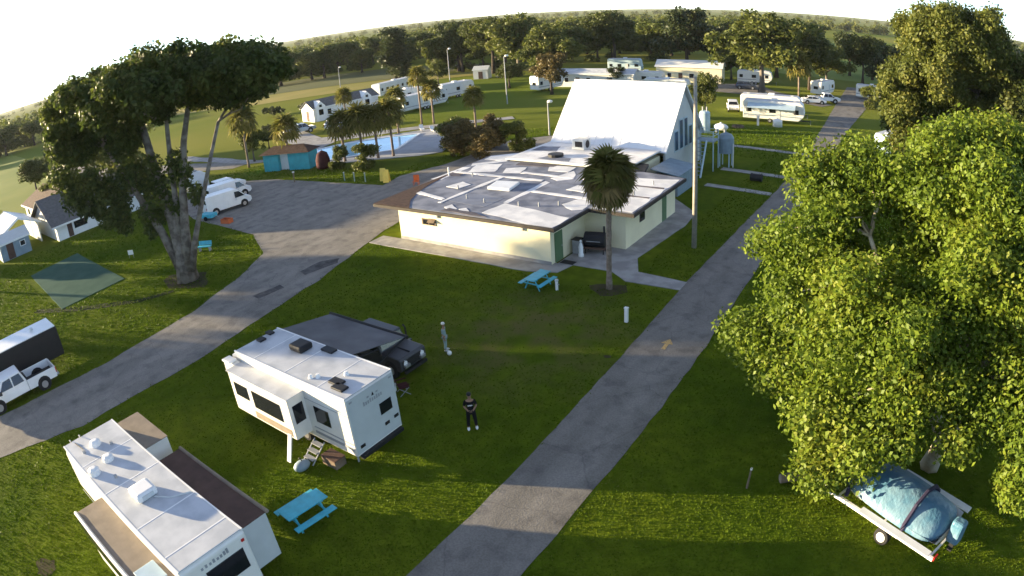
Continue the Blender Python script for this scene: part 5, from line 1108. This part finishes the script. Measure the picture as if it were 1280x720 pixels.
for s in (-1,1):
    MB().box(-3.2,2.0,s*1.0-.05,s*1.0+.05,.36,.48).build('trailer_rail', 'white', bt)
    MB().box(-3.1,.2,s*1.32-.14,s*1.32+.14,.80,.86).build('side_board', 'white', bt)
    MB().box(-1.7,-.3,s*1.24-.16,s*1.24+.16,.70,.76).build('fender', 'white', bt, bevel=.02); wheel(bt, -1.0, s*1.36, .33, .22, 'white')
    MB().box(-3.26,-3.2,s*.9-.12,s*.9+.12,.38,.52).build('tail_light', 'red', bt)
    MB().tube([(2.0,s*1.0,.42),(4.2,0,.45)], .05, 6).build('drawbar', 'white', bt)
for x in (-3.0,-.6,1.6): MB().box(x-.04,x+.04,-1.0,1.0,.30,.36).build('trailer_crossbar', 'white', bt)

# ------------------------------------------------------------------ the person with the remote control
def skin_mesh(name, pts, edges, rad, m, parent, root=0, sub=2):
    me = bpy.data.meshes.new(name); me.from_pydata(pts, edges, []); me.update(); me.materials.append(M[m])
    o = bpy.data.objects.new(name, me); C.objects.link(o); o.parent = parent
    o.modifiers.new('skin', 'SKIN').use_smooth_shade = True
    sv = me.skin_vertices[0].data
    for i, r_ in enumerate(rad): sv[i].radius = r_ if hasattr(r_, '__len__') else (r_, r_); sv[i].use_root = (i == root)
    s = o.modifiers.new('sub', 'SUBSURF'); s.levels = sub; s.render_levels = sub
    return o
def person(x, y, rot, label, top, legs, hair, shoe, holding, print_=None, height=1.0):
    pe = thing('person', label, 'person', x, y, 0, rot); pe.scale = (height,)*3
    if holding: A = [[(.19,0,1.44),(.27,.03,1.18),(.11,-.24,1.10),(.05,-.30,1.11)], [(-.19,0,1.44),(-.27,.03,1.18),(-.11,-.24,1.10),(-.05,-.30,1.11)]]
    else: A = [[(.19,0,1.44),(.25,.03,1.16),(.24,-.06,.92),(.23,-.09,.82)], [(-.19,0,1.44),(-.25,.03,1.16),(-.24,-.04,.92),(-.23,-.07,.82)]]
    st_ = 1.0 if holding else .7
    Q = [(0,0,.98),(0,0,1.15),(0,.01,1.35),(0,0,1.48),(0,-.01,1.56),(0,-.03,1.68),(0,-.02,1.80),
         (.12*st_,0,.92),(.15*st_,-.02,.50),(.17*st_,.02,.09),(.18*st_,-.12,.04), (-.12*st_,0,.92),(-.15*st_,-.03,.50),(-.18*st_,0,.09),(-.19*st_,-.14,.04)]+A[0]+A[1]
    E_ = [(0,1),(1,2),(2,3),(3,4),(4,5),(5,6),(0,7),(7,8),(8,9),(9,10),(0,11),(11,12),(12,13),(13,14),(3,15),(15,16),(16,17),(17,18),(3,19),(19,20),(20,21),(21,22)]
    R_ = [(.15,.11),(.13,.10),(.16,.11),(.10,.08),.055,(.078,.095),(.062,.075),.085,.058,.042,.04,.085,.058,.042,.04,.06,.045,.036,.035,.06,.045,.036,.035]
    skin_mesh('body', Q, E_, R_, 'skin', pe)
    mid = lambda a, b, t: tuple(a[i]+(b[i]-a[i])*t for i in range(3))
    skin_mesh('t_shirt' if holding else 'top', [(0,0,.96),(0,0,1.15),(0,.01,1.35),(0,0,1.47),A[0][0],mid(A[0][0],A[0][1],.85),A[1][0],mid(A[1][0],A[1][1],.85)], [(0,1),(1,2),(2,3),(3,4),(4,5),(3,6),(6,7)], [(.175,.135),(.165,.13),(.19,.14),(.12,.10),.085,.075,.085,.075], top, pe)
    skin_mesh('trousers', [(0,0,.97)]+[(Q[k][0]*(.92 if k in (7,11) else 1),Q[k][1],max(Q[k][2],.13)-(.02 if k in (7,11) else 0)) for k in (7,8,9,11,12,13)], [(0,1),(1,2),(2,3),(0,4),(4,5),(5,6)], [(.16,.125),.11,.085,.075,.11,.085,.075], legs, pe)
    for s, yy in ((1,-.05),(-1,-.07)): MB().ell((s*.18*st_,yy,.055),(.065,.16,.06),10,6).build('shoe', shoe, pe, smooth=True)
    MB().ell((0,-.005,1.805),(.102,.118,.09),12,7).build('hair', hair, pe, smooth=True)
    MB().ell((0,-.115,1.73),(.014,.02,.02),6,5).build('nose', 'skin', pe)
    for s in (-1,1): MB().ell((s*.035,-.105,1.755),(.013,.008,.009),6,4).build('eye', 'black', pe); MB().ell((s*.085,-.02,1.735),(.015,.025,.032),6,5).build('ear', 'skin', pe)
    MB().ell((0,-.108,1.685),(.028,.01,.008),6,4).build('mouth', 'maroon', pe)
    if print_:
        for k in range(4): MB().box(-.10+k*.053,-.10+k*.053+.036,-.158,-.148,1.27+.01*(k % 2),1.33).build('shirt_print', print_, pe)
    for s in (-1,1):
        h_ = Vector(A[0][3]) if s > 0 else Vector(A[1][3])
        if holding:
            for k in range(4): MB().tube([(s*(.06-.006*k),-.30,1.085+.018*k),(s*(.035),-.355,1.085+.018*k),(s*(.015),-.35,1.085+.018*k)], [.011,.009,.008], 6).build('finger', 'skin', pe)
            MB().tube([(s*.07,-.29,1.13),(s*.045,-.325,1.165),(s*.02,-.33,1.17)], [.012,.011,.009], 6).build('thumb', 'skin', pe)
        else:
            for k in range(4): MB().tube([h_+Vector((0,-.03+.02*k,-.01)),h_+Vector((-s*.012,-.034+.022*k,-.06)),h_+Vector((-s*.03,-.034+.022*k,-.10+.008*abs(k-1)))], [.011,.010,.008], 6).build('finger', 'skin', pe)
            MB().tube([h_+Vector((0,-.035,.03)),h_+Vector((-s*.01,-.06,-.01)),h_+Vector((-s*.015,-.062,-.04))], [.012,.011,.009], 6).build('thumb', 'skin', pe)
    return pe
person(-15.9, 17.95, 42, 'person in a black printed T-shirt and dark trousers standing on the lawn', 'tshirt', 'jeans', 'black', 'white', True, 'white')
person(-21.5, 22.9, 120, 'person in grey-green clothes with pale hair standing beyond the dark boxy car', 'teal', 'teal', 'rvside', 'rvgrey', False, height=.9)
rc = thing('remote_control', 'dark remote control held by the person on the lawn', 'remote control', -15.9, 17.95, 0, 42); MB().box(-.09,.09,-.35,-.28,1.10,1.15).build('case', 'black', rc, bevel=.015); MB().box(-.07,.07,-.30,-.285,1.15,1.23).build('screen', 'glass', rc)
for s in (-1,1): MB().tube([(s*.05,-.315,1.15),(s*.05,-.315,1.175)], .01, 6).build('stick', 'grey', rc)
# bare soil rings and small clutter on the lawns
for i, (x, y, rx) in enumerate([(-47.5,21.2,1.9),(-17.3,33.7,.9),(-24.5,-.2,.5),(-13.6,26.2,.15)]):
    tag(sheet('bare_soil_patch', wob([(x+rx*math.cos(a*.523)*1.2*random.uniform(.7,1.3), y+rx*math.sin(a*.523)*random.uniform(.7,1.3)) for a in range(12)], .25, .1*rx), .009+.0005*i, 'dirt', kind=None), kind='structure')
rk = thing('pale_rock', 'pale rock on the grass at the bottom left corner', 'rock', -21.9, .9); MB().ell((0,0,.12),(.24,.18,.18),9,6).build('boulder', 'rvside', rk); MB().ell((.3,.1,.06),(.1,.09,.09),7,5).build('chip', 'rvside', rk)
lg = thing('cut_log', 'sunlit cut log on the grass under the left edge of the sycamore', 'log', -2.4, 20.6, 0, 30); MB().tube([(-.55,0,.2),(.55,.05,.2)], [.2,.18], 12).build('bark', 'orange' if False else 'wood', lg); MB().tube([(-.56,0,.2),(-.552,0,.2)], .17, 12).build('cut_face', 'tan', lg)

# ------------------------------------------------------------------ low-sun haze
hm = bpy.data.materials.new('haze'); hm.use_nodes = True; hn = hm.node_tree.nodes; hn.clear()
ho = hn.new('ShaderNodeOutputMaterial'); pv = hn.new('ShaderNodeVolumePrincipled'); pv.inputs['Density'].default_value = 0.00005; pv.inputs['Color'].default_value = (.9, .94, 1, 1); pv.inputs['Anisotropy'].default_value = 0.2
hm.node_tree.links.new(pv.outputs[0], ho.inputs['Volume'])
tag(MB().box(-4000,4000,-4000,4000,-1,24).build('haze', hm), 'thin pale evening haze over the whole plain', 'haze', kind='stuff')
